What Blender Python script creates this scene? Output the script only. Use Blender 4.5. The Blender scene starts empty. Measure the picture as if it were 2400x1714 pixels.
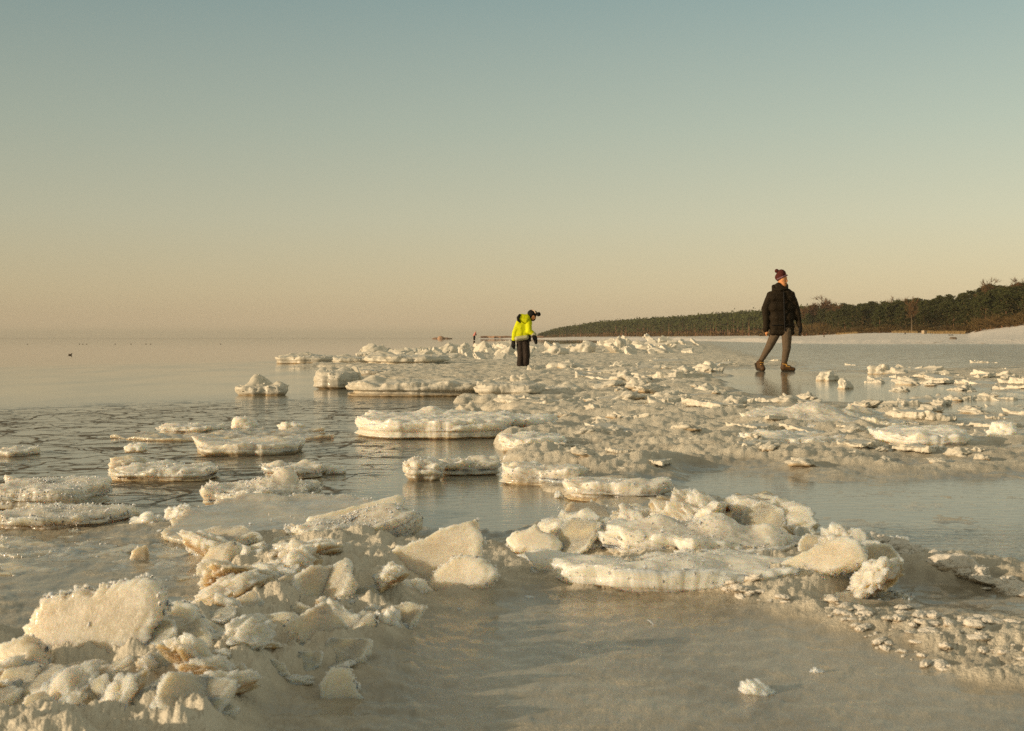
import bpy, bmesh, math, random
import numpy as np
from mathutils import Vector, Matrix, Euler
rad = math.radians
S = bpy.context.scene
COL = S.collection

# ---------------------------------------------------------------- camera, sky, sun, exposure
F_PX = 3000.0; W_PX = 2400; H_PX = 1714; HORIZON = 791.5; CAM_H = 0.62
PITCH = math.atan((H_PX / 2 - HORIZON) / F_PX)
cam_d = bpy.data.cameras.new('camera'); cam = bpy.data.objects.new('camera', cam_d); COL.objects.link(cam)
cam_d.sensor_width = 36; cam_d.lens = 36 * F_PX / W_PX
cam_d.clip_start = 0.05; cam_d.clip_end = 60000
cam.location = (0, 0, CAM_H); cam.rotation_euler = (math.pi / 2 - PITCH, 0, 0)
cam_d.dof.use_dof = True; cam_d.dof.focus_distance = 15.0; cam_d.dof.aperture_fstop = 14.0
S.camera = cam

SUN_EL = rad(11.0); SUN_AZ = rad(-112)       # azimuth measured clockwise from +Y (the view direction)
sd = Vector((math.sin(SUN_AZ) * math.cos(SUN_EL), math.cos(SUN_AZ) * math.cos(SUN_EL), math.sin(SUN_EL)))
sun_d = bpy.data.lights.new('sun', 'SUN'); sun = bpy.data.objects.new('sun', sun_d); COL.objects.link(sun)
sun_d.energy = 4.2; sun_d.angle = rad(0.6); sun_d.color = (1.0, 0.77, 0.51)
sun.rotation_euler = sd.to_track_quat('Z', 'Y').to_euler(); sun.location = (-20, -10, 10)

wd = bpy.data.worlds.new('World'); S.world = wd; wd.use_nodes = True
nt = wd.node_tree; nt.nodes.clear()
def N(nt, t, **k):
    n = nt.nodes.new(t)
    for a, b in k.items(): setattr(n, a, b)
    return n
sky = N(nt, 'ShaderNodeTexSky', sky_type='NISHITA', sun_disc=False)
sky.sun_elevation = SUN_EL; sky.sun_rotation = SUN_AZ; sky.altitude = 0; sky.air_density = 1.0; sky.dust_density = 1.6; sky.ozone_density = 1.0
tc = N(nt, 'ShaderNodeTexCoord'); sep = N(nt, 'ShaderNodeSeparateXYZ')
nt.links.new(tc.outputs['Generated'], sep.inputs[0])
ramp = N(nt, 'ShaderNodeValToRGB'); cr = ramp.color_ramp; cr.interpolation = 'LINEAR'
def lin(c): return tuple(((v / 255) / 12.92 if v / 255 <= 0.04045 else ((v / 255 + 0.055) / 1.055) ** 2.4) for v in c)
# the colour of the evening air by height above the horizon (sine of the elevation); unseen upper stops are brightened and warmed to lift the shade
stops = [(0.0, (174, 159, 130)), (0.0062, (175, 160, 131)), (0.0085, (199, 177, 145)), (0.035, (200, 184, 153)), (0.09, (188, 184, 162)),
         (0.16, (165, 174, 160)), (0.26, (130, 153, 152)), (0.45, (160, 156, 134)), (1.0, (166, 155, 128))]
while len(cr.elements) < len(stops): cr.elements.new(0.5)
for e, (p, c) in zip(cr.elements, stops):
    e.position = p
for e, (p, c) in zip(cr.elements, stops):
    e.position = p; e.color = lin(c) + (1,)
nt.links.new(sep.outputs['Z'], ramp.inputs['Fac'])
# side to side: the air over the land is a little paler, over the open sea a little deeper
az = N(nt, 'ShaderNodeMapRange'); az.inputs['From Min'].default_value = -0.4; az.inputs['From Max'].default_value = 0.4
az.inputs['To Min'].default_value = 0.78; az.inputs['To Max'].default_value = 1.12
nt.links.new(sep.outputs['X'], az.inputs['Value'])
mulz = N(nt, 'ShaderNodeVectorMath', operation='SCALE'); nt.links.new(ramp.outputs['Color'], mulz.inputs[0]); nt.links.new(az.outputs[0], mulz.inputs['Scale'])
bg1 = N(nt, 'ShaderNodeBackground'); bg1.inputs['Strength'].default_value = 0.86
nt.links.new(mulz.outputs[0], bg1.inputs['Color'])
bg2 = N(nt, 'ShaderNodeBackground'); bg2.inputs['Strength'].default_value = 0.05
tn = N(nt, 'ShaderNodeMix', data_type='RGBA', blend_type='MULTIPLY'); tn.inputs['Factor'].default_value = 1; tn.inputs['B'].default_value = (1.0, .86, .62, 1)
nt.links.new(sky.outputs[0], tn.inputs['A']); nt.links.new(tn.outputs['Result'], bg2.inputs['Color'])
add = N(nt, 'ShaderNodeAddShader'); wo = N(nt, 'ShaderNodeOutputWorld')
nt.links.new(bg1.outputs[0], add.inputs[0]); nt.links.new(bg2.outputs[0], add.inputs[1]); nt.links.new(add.outputs[0], wo.inputs['Surface'])
S.view_settings.view_transform = 'Standard'; S.view_settings.look = 'None'; S.view_settings.exposure = 0; S.view_settings.gamma = 1
S.render.engine = 'CYCLES'
S.cycles.use_denoising = False
S.cycles.max_bounces = 6; S.cycles.volume_bounces = 0; S.cycles.use_adaptive_sampling = True

# ---------------------------------------------------------------- places: photo row/column -> point on the ice
def ground(px, py, z=0.0):
    a = (px - W_PX / 2) / F_PX; b = (H_PX / 2 - py) / F_PX
    dy = math.cos(PITCH) + b * math.sin(PITCH); dz = -math.sin(PITCH) + b * math.cos(PITCH)
    t = (z - CAM_H) / dz
    return Vector((a * t, dy * t, z))
def at_dist(px, d, z=0.0):
    return Vector(((px - W_PX / 2) / F_PX * d, d, z))
def to_px(x, y, z=0.0):
    Z = z - CAM_H
    fw = y * math.cos(PITCH) - Z * math.sin(PITCH); up = y * math.sin(PITCH) + Z * math.cos(PITCH)
    return W_PX / 2 + F_PX * x / fw, H_PX / 2 - F_PX * up / fw

# ---------------------------------------------------------------- noise in numpy
_r = np.random.RandomState(7)
_G = _r.normal(size=(256, 3)).astype(np.float32); _G /= np.linalg.norm(_G, axis=1)[:, None]
def _h(i, j, k):
    n = (i.astype(np.uint32) * np.uint32(374761393)) ^ (j.astype(np.uint32) * np.uint32(668265263)) ^ (k.astype(np.uint32) * np.uint32(2246822519))
    n = (n ^ (n >> np.uint32(13))) * np.uint32(1274126177)
    return ((n ^ (n >> np.uint32(16))) & np.uint32(255)).astype(np.int32)
def pn(p):
    p = np.asarray(p, np.float32)
    i = np.floor(p).astype(np.int64); f = p - i; u = f * f * f * (f * (f * 6 - 15) + 10)
    r = 0
    for a in (0, 1):
        wa = u[:, 0] if a else 1 - u[:, 0]
        for b in (0, 1):
            wb = u[:, 1] if b else 1 - u[:, 1]
            for c in (0, 1):
                wc = u[:, 2] if c else 1 - u[:, 2]
                g = _G[_h(i[:, 0] + a, i[:, 1] + b, i[:, 2] + c)]
                d = g[:, 0] * (f[:, 0] - a) + g[:, 1] * (f[:, 1] - b) + g[:, 2] * (f[:, 2] - c)
                r = r + wa * wb * wc * d
    return r * 1.5
def fbm(p, oct=4, gain=.5, kind=0):
    r = 0; a = 1; t = 0; p = np.asarray(p, np.float32)
    for o in range(oct):
        n = pn(p * (2.03 ** o) + 17.3 * o)
        if kind == 1: n = 2 * np.abs(n) - .4          # billow: round lumps with sharp valleys
        if kind == 2: n = .6 - 2 * np.abs(n)          # ridged
        r = r + a * n; t += a; a *= gain
    return r / t
def sm(a, b, x):
    t = np.clip((x - a) / (b - a), 0, 1); return t * t * (3 - 2 * t)

# ---------------------------------------------------------------- object helpers
def tag(o, label=None, cat=None, group=None, kind=None):
    if label: o['label'] = label
    if cat: o['category'] = cat
    if group: o['group'] = group
    if kind: o['kind'] = kind
    return o
def link(name, me, mat=None, parent=None):
    o = bpy.data.objects.new(name, me); COL.objects.link(o)
    if mat:
        for m in (mat if isinstance(mat, (list, tuple)) else [mat]): me.materials.append(m)
    if parent: o.parent = parent
    return o
def mesh_np(name, V, Fq, attrs=None, smooth=True):
    me = bpy.data.meshes.new(name)
    V = np.asarray(V, np.float32); n = len(V); Fq = [np.asarray(f, np.int32) for f in (Fq if isinstance(Fq, list) else [Fq]) if len(f)]
    me.vertices.add(n); me.vertices.foreach_set('co', V.ravel())
    tot = sum(f.size for f in Fq); nf = sum(len(f) for f in Fq)
    me.loops.add(tot); me.loops.foreach_set('vertex_index', np.concatenate([f.ravel() for f in Fq]))
    me.polygons.add(nf); ls = []; s = 0
    for f in Fq:
        ls.append(s + np.arange(len(f)) * f.shape[1]); s += f.size
    me.polygons.foreach_set('loop_start', np.concatenate(ls).astype(np.int32))
    me.polygons.foreach_set('use_smooth', np.full(nf, smooth))
    for k, v in (attrs or {}).items():
        a = me.attributes.new(k, 'FLOAT', 'POINT'); a.data.foreach_set('value', np.asarray(v, np.float32))
    me.update(calc_edges=True); me.validate()
    return me
def grid_faces(nr, nc, wrap=False):
    r = np.arange(nr - 1)[:, None]; c = np.arange(nc if wrap else nc - 1)[None, :]; c2 = (c + 1) % nc
    return np.stack([r * nc + c, r * nc + c2, (r + 1) * nc + c2, (r + 1) * nc + c], -1).reshape(-1, 4)

# ---------------------------------------------------------------- materials
def mat_new(name):
    m = bpy.data.materials.new(name); m.use_nodes = True; t = m.node_tree
    return m, t, t.nodes['Principled BSDF']
def mixc(t, fac, a, b):
    n = N(t, 'ShaderNodeMix', data_type='RGBA')
    for s, v in ((n.inputs['Factor'], fac), (n.inputs['A'], a), (n.inputs['B'], b)):
        if isinstance(v, (int, float)): s.default_value = v
        elif isinstance(v, tuple): s.default_value = v if len(v) == 4 else v + (1,)
        else: t.links.new(v, s)
    return n.outputs['Result']
def mth(t, op, a, b=0.0, clamp=False):
    n = N(t, 'ShaderNodeMath', operation=op, use_clamp=clamp)
    for s, v in ((n.inputs[0], a), (n.inputs[1], b)):
        if isinstance(v, (int, float)): s.default_value = v
        else: t.links.new(v, s)
    return n.outputs[0]
def mr(t, v, a, b, c, d):
    n = N(t, 'ShaderNodeMapRange'); t.links.new(v, n.inputs['Value'])
    for k, x in zip(('From Min', 'From Max', 'To Min', 'To Max'), (a, b, c, d)): n.inputs[k].default_value = x
    return n.outputs[0]
def noise(t, scale, detail=3, rough=.55, vec=None, dist=0):
    n = N(t, 'ShaderNodeTexNoise'); n.inputs['Scale'].default_value = scale; n.inputs['Detail'].default_value = detail
    n.inputs['Roughness'].default_value = rough; n.inputs['Distortion'].default_value = dist
    if vec is not None: t.links.new(vec, n.inputs['Vector'])
    return n.outputs['Fac']
def attr(t, name):
    n = N(t, 'ShaderNodeAttribute', attribute_name=name); return n.outputs['Fac']
def pos(t): return N(t, 'ShaderNodeNewGeometry').outputs['Position']
def obj_co(t): return N(t, 'ShaderNodeTexCoord').outputs['Object']
def mapv(t, v, sc):
    n = N(t, 'ShaderNodeMapping'); n.inputs['Scale'].default_value = sc; t.links.new(v, n.inputs['Vector']); return n.outputs[0]
def bump(t, b, h, strength, dist):
    n = N(t, 'ShaderNodeBump'); n.inputs['Strength'].default_value = strength; n.inputs['Distance'].default_value = dist
    t.links.new(h, n.inputs['Height']); t.links.new(n.outputs[0], b.inputs['Normal']); return n

def ice_material(name, clear, snow, stain, near=1.0, sss=.35, trans=0.0):
    m, t, b = mat_new(name)
    p = obj_co(t)
    fr = attr(t, 'frost'); st = attr(t, 'stain')
    n1 = noise(t, 14 / near, 5, .6, p); n2 = noise(t, 160 / near, 3, .7, p); n3 = noise(t, 3.1 / near, 4, .55, p)
    f = mth(t, 'ADD', fr, mth(t, 'MULTIPLY', mth(t, 'SUBTRACT', n1, .5), .9)); f = mth(t, 'ADD', f, mth(t, 'MULTIPLY', mth(t, 'SUBTRACT', n2, .5), .7), True)
    tint = mixc(t, mr(t, n3, .40, .60, 0, 1), clear, tuple(c * k for c, k in zip(clear, (.62, .68, .80))))
    ve = N(t, 'ShaderNodeTexVoronoi', feature='DISTANCE_TO_EDGE'); ve.inputs['Scale'].default_value = 7 / near; vn = N(t, 'ShaderNodeVectorMath', operation='ADD')
    nz = N(t, 'ShaderNodeTexNoise'); nz.inputs['Scale'].default_value = 9 / near; nz.inputs['Detail'].default_value = 4; t.links.new(p, nz.inputs['Vector'])
    vs = N(t, 'ShaderNodeVectorMath', operation='SCALE'); vs.inputs['Scale'].default_value = .16 * near; t.links.new(nz.outputs['Color'], vs.inputs[0]); t.links.new(p, vn.inputs[0]); t.links.new(vs.outputs[0], vn.inputs[1]); t.links.new(vn.outputs[0], ve.inputs['Vector'])
    crk = mth(t, 'MULTIPLY', mr(t, ve.outputs['Distance'], .0, .022, 1, 0), mr(t, n3, .45, .6, 0, .7))      # pale healed cracks
    f = mth(t, 'ADD', f, mth(t, 'MULTIPLY', crk, .5), True)
    c = mixc(t, f, tint, snow)
    c = mixc(t, mth(t, 'MULTIPLY', st, mr(t, n1, .3, .7, .55, 1.0), True), c, stain)
    t.links.new(c, b.inputs['Base Color'])
    t.links.new(mr(t, f, 0, 1, .14, .55), b.inputs['Roughness'])
    if trans: t.links.new(mr(t, f, 0, .8, trans, 0), b.inputs['Transmission Weight'])
    b.inputs['Coat Weight'].default_value = .35 if near < 2 else .1; b.inputs['Coat Roughness'].default_value = .12; b.inputs['Coat IOR'].default_value = 1.4
    b.inputs['IOR'].default_value = 1.31
    b.inputs['Subsurface Weight'].default_value = sss; b.inputs['Subsurface Radius'].default_value = (1.0, .75, .5); b.inputs['Subsurface Scale'].default_value = .07
    h = mth(t, 'MULTIPLY', mth(t, 'ADD', n2, noise(t, 420 / near, 2, .6, p)), mr(t, f, .1, 1, .12, 1)); h = mth(t, 'ADD', h, mth(t, 'MULTIPLY', noise(t, 30 / near, 3, .5, p), 1.5))
    bump(t, b, h, .45, .0022 * near)
    return m
M_ICE = ice_material('rough_ice', (.58, .505, .37), (.86, .81, .71), (.36, .235, .10), sss=.9)
M_ICEFAR = ice_material('weathered_ice', (.52, .455, .335), (.75, .70, .59), (.40, .27, .12), near=3.0, sss=.0)
M_FROST = ice_material('frost_grain', (.55, .49, .38), (.84, .79, .70), (.40, .30, .17), near=6.0, sss=.0)
M_GLASS = ice_material('clear_ice', (.42, .36, .25), (.64, .58, .48), (.30, .19, .075), sss=.9, trans=.25)

def sheet_material():
    m, t, b = mat_new('slush_ice')
    p = pos(t); fr = attr(t, 'frost')
    far = mapv(t, p, (1, .6, 1))
    n1 = noise(t, 2.2, 6, .6, far, .4); n2 = noise(t, 22, 5, .65, far); n3 = noise(t, 130, 3, .7, p)
    stk = mr(t, noise(t, 3.2, 7, .62, mapv(t, p, (.55, 1.5, 1)), 1.4), .53, .64, 0, .45)
    fr = mth(t, 'ADD', fr, stk); fr = mth(t, 'SUBTRACT', fr, mr(t, noise(t, 1.1, 7, .62, mapv(t, p, (.35, 1.6, 1)), 1.0), .53, .62, 0, .32))
    f = mth(t, 'ADD', fr, mth(t, 'MULTIPLY', mth(t, 'SUBTRACT', n2, .5), 1.0)); f = mth(t, 'ADD', f, mth(t, 'MULTIPLY', mth(t, 'SUBTRACT', n3, .5), .8), True)
    base = mixc(t, mr(t, n1, .38, .62, 0, 1), (.24, .205, .145), (.39, .345, .26))
    base = mixc(t, mr(t, n2, .5, .75, 0, .6), base, (.47, .41, .30))
    t.links.new(mixc(t, f, base, (.70, .645, .53)), b.inputs['Base Color'])
    t.links.new(mr(t, f, 0, .6, .17, .65), b.inputs['Roughness']); b.inputs['IOR'].default_value = 1.31
    t.links.new(mr(t, f, 0, .5, .5, 0), b.inputs['Coat Weight']); b.inputs['Coat Roughness'].default_value = .10; b.inputs['Coat IOR'].default_value = 1.45
    n4 = noise(t, 340, 2, .6, p)
    rip = noise(t, 26, 4, .6, mapv(t, p, (.8, 1.5, 1)), .6)
    h = mth(t, 'ADD', mth(t, 'MULTIPLY', n3, mr(t, f, 0, 1, .15, 1.9)), mth(t, 'MULTIPLY', rip, 1.0)); h = mth(t, 'ADD', h, mth(t, 'MULTIPLY', n4, .6))
    bump(t, b, h, .55, .010)
    return m
M_SHEET = sheet_material()

def water_material():
    m, t, b = mat_new('still_water')
    p = pos(t); sk = attr(t, 'skim'); cr_ = attr(t, 'crack'); rp = attr(t, 'ripple')
    v = N(t, 'ShaderNodeTexVoronoi', feature='DISTANCE_TO_EDGE'); v.inputs['Scale'].default_value = 1.5
    wv = N(t, 'ShaderNodeVectorMath', operation='ADD'); nz = N(t, 'ShaderNodeTexNoise'); nz.inputs['Scale'].default_value = 2.4; nz.inputs['Detail'].default_value = 5
    t.links.new(p, nz.inputs['Vector']); sc = N(t, 'ShaderNodeVectorMath', operation='SCALE'); sc.inputs['Scale'].default_value = .7
    t.links.new(nz.outputs['Color'], sc.inputs[0]); t.links.new(p, wv.inputs[0]); t.links.new(sc.outputs[0], wv.inputs[1])
    t.links.new(wv.outputs[0], v.inputs['Vector'])
    v2 = N(t, 'ShaderNodeTexVoronoi', feature='DISTANCE_TO_EDGE'); v2.inputs['Scale'].default_value = 4.5; t.links.new(wv.outputs[0], v2.inputs['Vector'])
    nb = noise(t, 5.0, 6, .7, mapv(t, p, (.5, 1.3, 1)), .5)
    e1 = mr(t, v.outputs['Distance'], .012, .03, 1, 0); e2 = mr(t, v2.outputs['Distance'], .02, .06, 1, 0)
    e2 = mth(t, 'MULTIPLY', e2, mr(t, nb, .42, .52, 0, 1))
    bl = mr(t, nb, .56, .64, 0, 1)
    cm = mth(t, 'MAXIMUM', mth(t, 'MAXIMUM', e1, e2), bl); cm = mth(t, 'MULTIPLY', cm, cr_, True)
    g = noise(t, 1.1, 4, .55, mapv(t, p, (1, .35, 1)))
    base = mixc(t, sk, (.035, .033, .027), mixc(t, g, (.21, .205, .165), (.29, .275, .22)))
    t.links.new(mixc(t, cm, base, (.12, .09, .055)), b.inputs['Base Color'])
    r = mth(t, 'ADD', mth(t, 'MULTIPLY', sk, mr(t, g, .3, .7, .03, .12)), .02); r = mth(t, 'ADD', r, mth(t, 'MULTIPLY', cm, .5))
    t.links.new(r, b.inputs['Roughness']); b.inputs['IOR'].default_value = 1.34
    t.links.new(mr(t, cm, 0, 1, .5, .15), b.inputs['Specular IOR Level'])
    w = noise(t, 16, 3, .6, mapv(t, p, (.7, 1.6, 1)), .4)
    h = mth(t, 'ADD', mth(t, 'MULTIPLY', w, rp), mth(t, 'MULTIPLY', cm, 1.2))
    bump(t, b, h, .35, .010)
    return m
M_WATER = water_material()

def plain(name, col, rough=.8, var=.25, scale=30, bmp=0.0, bs=60, spec=.3, col2=None, sheen=0):
    m, t, b = mat_new(name); p = obj_co(t)
    n = noise(t, scale, 4, .6, p)
    t.links.new(mixc(t, mr(t, n, .3, .7, 0, 1), tuple(c * (1 - var) for c in col), col2 or tuple(min(1, c * (1 + var)) for c in col)), b.inputs['Base Color'])
    b.inputs['Roughness'].default_value = rough; b.inputs['Specular IOR Level'].default_value = spec
    if sheen: b.inputs['Sheen Weight'].default_value = sheen
    if bmp: bump(t, b, noise(t, bs, 3, .6, p), .6, bmp)
    return m

def snow_material():
    m, t, b = mat_new('beach_snow'); p = pos(t)
    n1 = noise(t, .12, 5, .6, mapv(t, p, (.5, 1, 1)), .4); n2 = noise(t, 1.3, 5, .65, p)
    sa = attr(t, 'sand')
    f = mth(t, 'ADD', sa, mth(t, 'MULTIPLY', mth(t, 'SUBTRACT', n1, .5), 1.5)); f = mth(t, 'ADD', f, mth(t, 'MULTIPLY', mth(t, 'SUBTRACT', n2, .5), .7))
    t.links.new(mixc(t, mr(t, f, .45, .7, 0, 1), (.74, .68, .61), (.36, .26, .15)), b.inputs['Base Color'])
    b.inputs['Roughness'].default_value = .7
    bump(t, b, mth(t, 'ADD', n2, mth(t, 'MULTIPLY', n1, 2)), .7, .3)
    return m
M_SNOW = snow_material()

# ---------------------------------------------------------------- the map of the ice: which stretch is water, slush, rubble
MX0, MX1, MY0, MY1, MDX, MDY = -1300, 3700, 790, 1830, 5, 2
gx = np.arange(MX0, MX1, MDX) + .5 * MDX; gy = np.arange(MY0, MY1, MDY) + .5 * MDY
GX, GY = np.meshgrid(gx, gy)
def inpoly(X, Y, poly):
    r = np.zeros(X.shape, bool); n = len(poly)
    for i in range(n):
        x1, y1 = poly[i]; x2, y2 = poly[(i + 1) % n]
        if y1 == y2: continue
        c = (Y >= min(y1, y2)) & (Y < max(y1, y2))
        r ^= c & (X < (x2 - x1) * (Y - y1) / (y2 - y1) + x1)
    return r
def blur(a, bx, by):
    for _ in range(2):
        for ax, k in ((1, bx), (0, by)):
            if k < 1: continue
            pad = [(0, 0), (0, 0)]; pad[ax] = (k + 1, k)
            c = np.cumsum(np.pad(a, pad, mode='edge'), axis=ax)
            a = (np.take(c, range(2 * k + 1, c.shape[ax]), ax) - np.take(c, range(0, c.shape[ax] - 2 * k - 1), ax)) / (2 * k + 1)
    return a
mapL = np.full(GX.shape, -.35); mapA = np.zeros(GX.shape); mapF = np.zeros(GX.shape)
mapSk = np.zeros(GX.shape); mapCr = np.zeros(GX.shape); mapRp = np.full(GX.shape, .05)
# polygon, level, relief, frost, soft edge (x, y) in map cells
PAINT = [
 ([(640, 853), (860, 851), (1010, 835), (1150, 812), (1500, 797), (3700, 797), (3700, 1830), (-1300, 1830), (-1300, 1245), (260, 1235), (480, 1182), (800, 1172), (960, 1205), (985, 1250), (1140, 1255), (1330, 1225), (1340, 1180), (1250, 1150), (1180, 1090), (1180, 1000), (1125, 935), (870, 890), (850, 870)], .018, .022, .18, 3, 1),
 ([(1560, 812), (1800, 803), (3700, 803), (3700, 866), (2000, 866), (1870, 850), (1600, 828)], .008, .010, .12, 6, 2),
 ([(640, 853), (860, 850), (1010, 815), (1500, 800), (1660, 812), (1760, 840), (1870, 862), (1760, 900), (1750, 960), (2150, 960), (2330, 1060), (2330, 1108), (1560, 1092), (1400, 1150), (1180, 1090), (1180, 1000), (1125, 935), (870, 885)], .040, .080, .82, 6, 3),
 ([(850, 852), (1040, 842), (1300, 834), (1600, 824), (1660, 812), (1300, 811), (1000, 817), (860, 832)], .11, .17, .9, 5, 1),
 ([(1900, 870), (3000, 862), (3000, 930), (2300, 900)], .022, .045, .6, 6, 2),
 ([(1640, 866), (1740, 858), (2050, 876), (2400, 925), (2700, 1000), (2060, 962), (1800, 932), (1700, 925)], -.010, .014, .1, 4, 2),
 ([(2060, 1000), (2330, 1020), (3200, 1040), (3200, 1110), (2330, 1108), (2000, 1080)], .02, .04, .5, 6, 3),
 ([(1540, 1108), (1700, 1094), (1900, 1118), (3700, 1122), (3700, 1300), (2400, 1342), (2050, 1290), (1900, 1258), (1830, 1215), (1640, 1188), (1560, 1150)], -.0035, .0085, .02, 5, 3),
 ([(1000, 1480), (1250, 1400), (1700, 1425), (2250, 1620), (3700, 1600), (3700, 1830), (900, 1830)], .008, .0035, -.1, 8, 6),
 ([(480, 1290), (800, 1290), (1000, 1300), (1180, 1300), (1150, 1390), (960, 1400), (900, 1530), (620, 1650), (500, 1830), (-800, 1830), (-800, 1500), (300, 1560), (450, 1500), (520, 1430)], .055, .10, 1.1, 8, 8),
 ([(320, 1385), (540, 1395), (560, 1430), (420, 1440)], -.02, .01, 0, 3, 3),
 ([(200, 1290), (700, 1262), (520, 1300), (300, 1322)], -.01, .012, 0, 4, 3),
 ([(-1300, 1250), (180, 1245), (520, 1330), (480, 1400), (-1300, 1420)], .010, .010, -.02, 6, 4),
 ([(1700, 1392), (1900, 1430), (2100, 1470), (2450, 1490), (2900, 1560), (2900, 1690), (2400, 1640), (2250, 1612), (2050, 1515), (1880, 1475)], .024, .032, .8, 4, 4),
 ([(2010, 1300), (2160, 1312), (2400, 1362), (2800, 1400), (2800, 1440), (2400, 1400), (2200, 1362), (2020, 1338)], .034, .032, .8, 3, 3),
 ([(1180, 1290), (1330, 1252), (1900, 1242), (2030, 1300), (2010, 1372), (1880, 1425), (1700, 1410), (1400, 1392), (1240, 1352)], .035, .06, 1.05, 5, 4),
 ([(980, 1330), (1180, 1290), (1300, 1340), (1200, 1400), (1000, 1420)], .015, .04, .7, 6, 5),
 ([(2020, 1350), (2200, 1375), (2500, 1420), (3200, 1440), (3200, 1490), (2400, 1470), (2150, 1440)], .0, .006, -.1, 4, 4),
 ([(-1300, 1000), (120, 985), (360, 968), (700, 985), (840, 1020), (1000, 1040), (1170, 1062), (1180, 1100), (900, 1115), (740, 1165), (460, 1200), (-1300, 1215)], -.0085, .013, .0, 8, 6),
]
for poly, L, A, Fq, bx, by in PAINT:
    m = blur(inpoly(GX, GY, poly).astype(float), bx, by)
    mapL = mapL * (1 - m) + L * m; mapA = mapA * (1 - m) + A * m; mapF = mapF * (1 - m) + Fq * m
mk = lambda P, bx=6, by=3: blur(inpoly(GX, GY, P).astype(float), bx, by)
mapSk = mk([(-1300, 866), (0, 860), (640, 846), (900, 850), (3700, 800), (3700, 1830), (-1300, 1830)], 2, 1)
mapCr = mk([(-1300, 985), (0, 968), (250, 955), (700, 935), (1150, 950), (1000, 975), (760, 1000), (860, 1030), (1000, 1050), (800, 1160), (300, 1190), (-1300, 1230)], 4, 3)
mapRp = .05 + .5 * mk([(-1300, 960), (3700, 860), (3700, 1830), (-1300, 1830)], 8, 6) + 1.2 * mk([(2000, 1240), (3700, 1240), (3700, 1420), (2300, 1380)], 8, 6)
def sample(mp, px, py):
    fx = np.clip((px - gx[0]) / MDX, 0, len(gx) - 1.001); fy = np.clip((py - gy[0]) / MDY, 0, len(gy) - 1.001)
    i = fx.astype(int); j = fy.astype(int); u = fx - i; v = fy - j
    return (mp[j, i] * (1 - u) + mp[j, i + 1] * u) * (1 - v) + (mp[j + 1, i] * (1 - u) + mp[j + 1, i + 1] * u) * v
def sheet_height(x, y):
    """height and frost of the ice sheet at world points"""
    d = np.hypot(x, y); px, py = to_px(x, y)
    wob = fbm(np.stack([x * .9, y * .9, 0 * x], -1), 3) ; wob2 = fbm(np.stack([x * 5, y * 5, 0 * x + 4], -1), 4)
    k = np.clip(d / 6, .25, 4)
    X = x + (wob * .30 + wob2 * .06) * k; Y = y + (wob2 * .18 + wob * .4) * k
    px, py = to_px(X, Y); py = np.maximum(py, MY0 + 1)
    L = sample(mapL, px, py); A = sample(mapA, px, py); Fm = sample(mapF, px, py)
    P = np.stack([x, y * .8, 0 * x], -1)
    big = fbm(P * np.array([1.0, 1.5, 1]) + 3, 5, .55, 2); med = fbm(P * np.array([3.4, 6, 1]) + 9, 5, .6, 0) * 1.4
    fine = fbm(P * 20 + 1, 4, .6, 0) * 1.5 * sm(12, 4, d)
    fr_ = fbm(P * 17 + 5, 5, .62, 2) * sm(14, 5, d)
    vf = fbm(P * 85 + 1, 2, .6, 1) * sm(4.5, 2, d)
    rel = .62 * big + .45 * med
    z = L + A * 1.5 * rel + np.clip(Fm + .25, 0, 1) * (.020 * fr_ * np.clip(Fm, 0, 1) + .008 * fine + .006 * vf * np.clip(Fm, .2, 1)) + .002 * fine
    fr = Fm + .55 * rel * np.clip(A / .03, .1, 1) + .15 * fine
    return z, fr

def build_sheet():
    ang = np.radians(np.concatenate([np.linspace(-52, -31, 60, endpoint=False), np.linspace(-31, 31, 900), np.linspace(31, 52, 60)[1:]]))
    d = [1.1]
    while d[-1] < 430: d.append(d[-1] * (1.0055 if d[-1] < 60 else 1.012) )
    d = np.array(d); A_, D_ = np.meshgrid(ang, d)
    x = (np.sin(A_) * D_).ravel(); y = (np.cos(A_) * D_).ravel()
    z, fr = sheet_height(x, y)
    V = np.stack([x, y, z], -1); Fc = grid_faces(len(d), len(ang))
    keep = (z[Fc] > -.06).any(1); Fc = Fc[keep]
    used = np.zeros(len(V), bool); used[Fc] = True; idx = np.cumsum(used) - 1
    o = link('ice_sheet', mesh_np('ice_sheet', V[used], idx[Fc], {'frost': np.clip(fr, -.5, 1.5)[used]}), M_SHEET)
    o['kind'] = 'structure'
build_sheet()

def build_water():
    ang = np.radians(np.concatenate([np.linspace(-180, -34, 30, endpoint=False), np.linspace(-34, 34, 240), np.linspace(34, 180, 30)[1:]]))
    d = np.concatenate([[.02], np.geomspace(.8, 90, 420), np.geomspace(92, 40000, 60)]); A_, D_ = np.meshgrid(ang, d)
    x = (np.sin(A_) * D_).ravel(); y = (np.cos(A_) * D_).ravel()
    px, py = to_px(x, np.maximum(y, .3)); px = np.clip(px, MX0, MX1); py = np.clip(py, MY0 + 1, MY1)
    wob = fbm(np.stack([x * .4, y * .4, 0 * x], -1), 4)
    py2 = py + wob * 14
    at = {'skim': sample(mapSk, px, py), 'crack': sample(mapCr, px, py2), 'ripple': sample(mapRp, px, py)}
    o = link('sea_water', mesh_np('sea_water', np.stack([x, y, 0 * x], -1), grid_faces(len(d), len(ang)), at), M_WATER)
    o['kind'] = 'structure'
build_water()
g = bpy.data.meshes.new('sea_bed'); g.from_pydata([(-40000, -40000, -3), (40000, -40000, -3), (40000, 40000, -3), (-40000, 40000, -3)], [], [(0, 1, 2, 3)])
link('sea_bed', g, plain('wet_sand', (.12, .09, .05)))['kind'] = 'structure'

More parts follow.
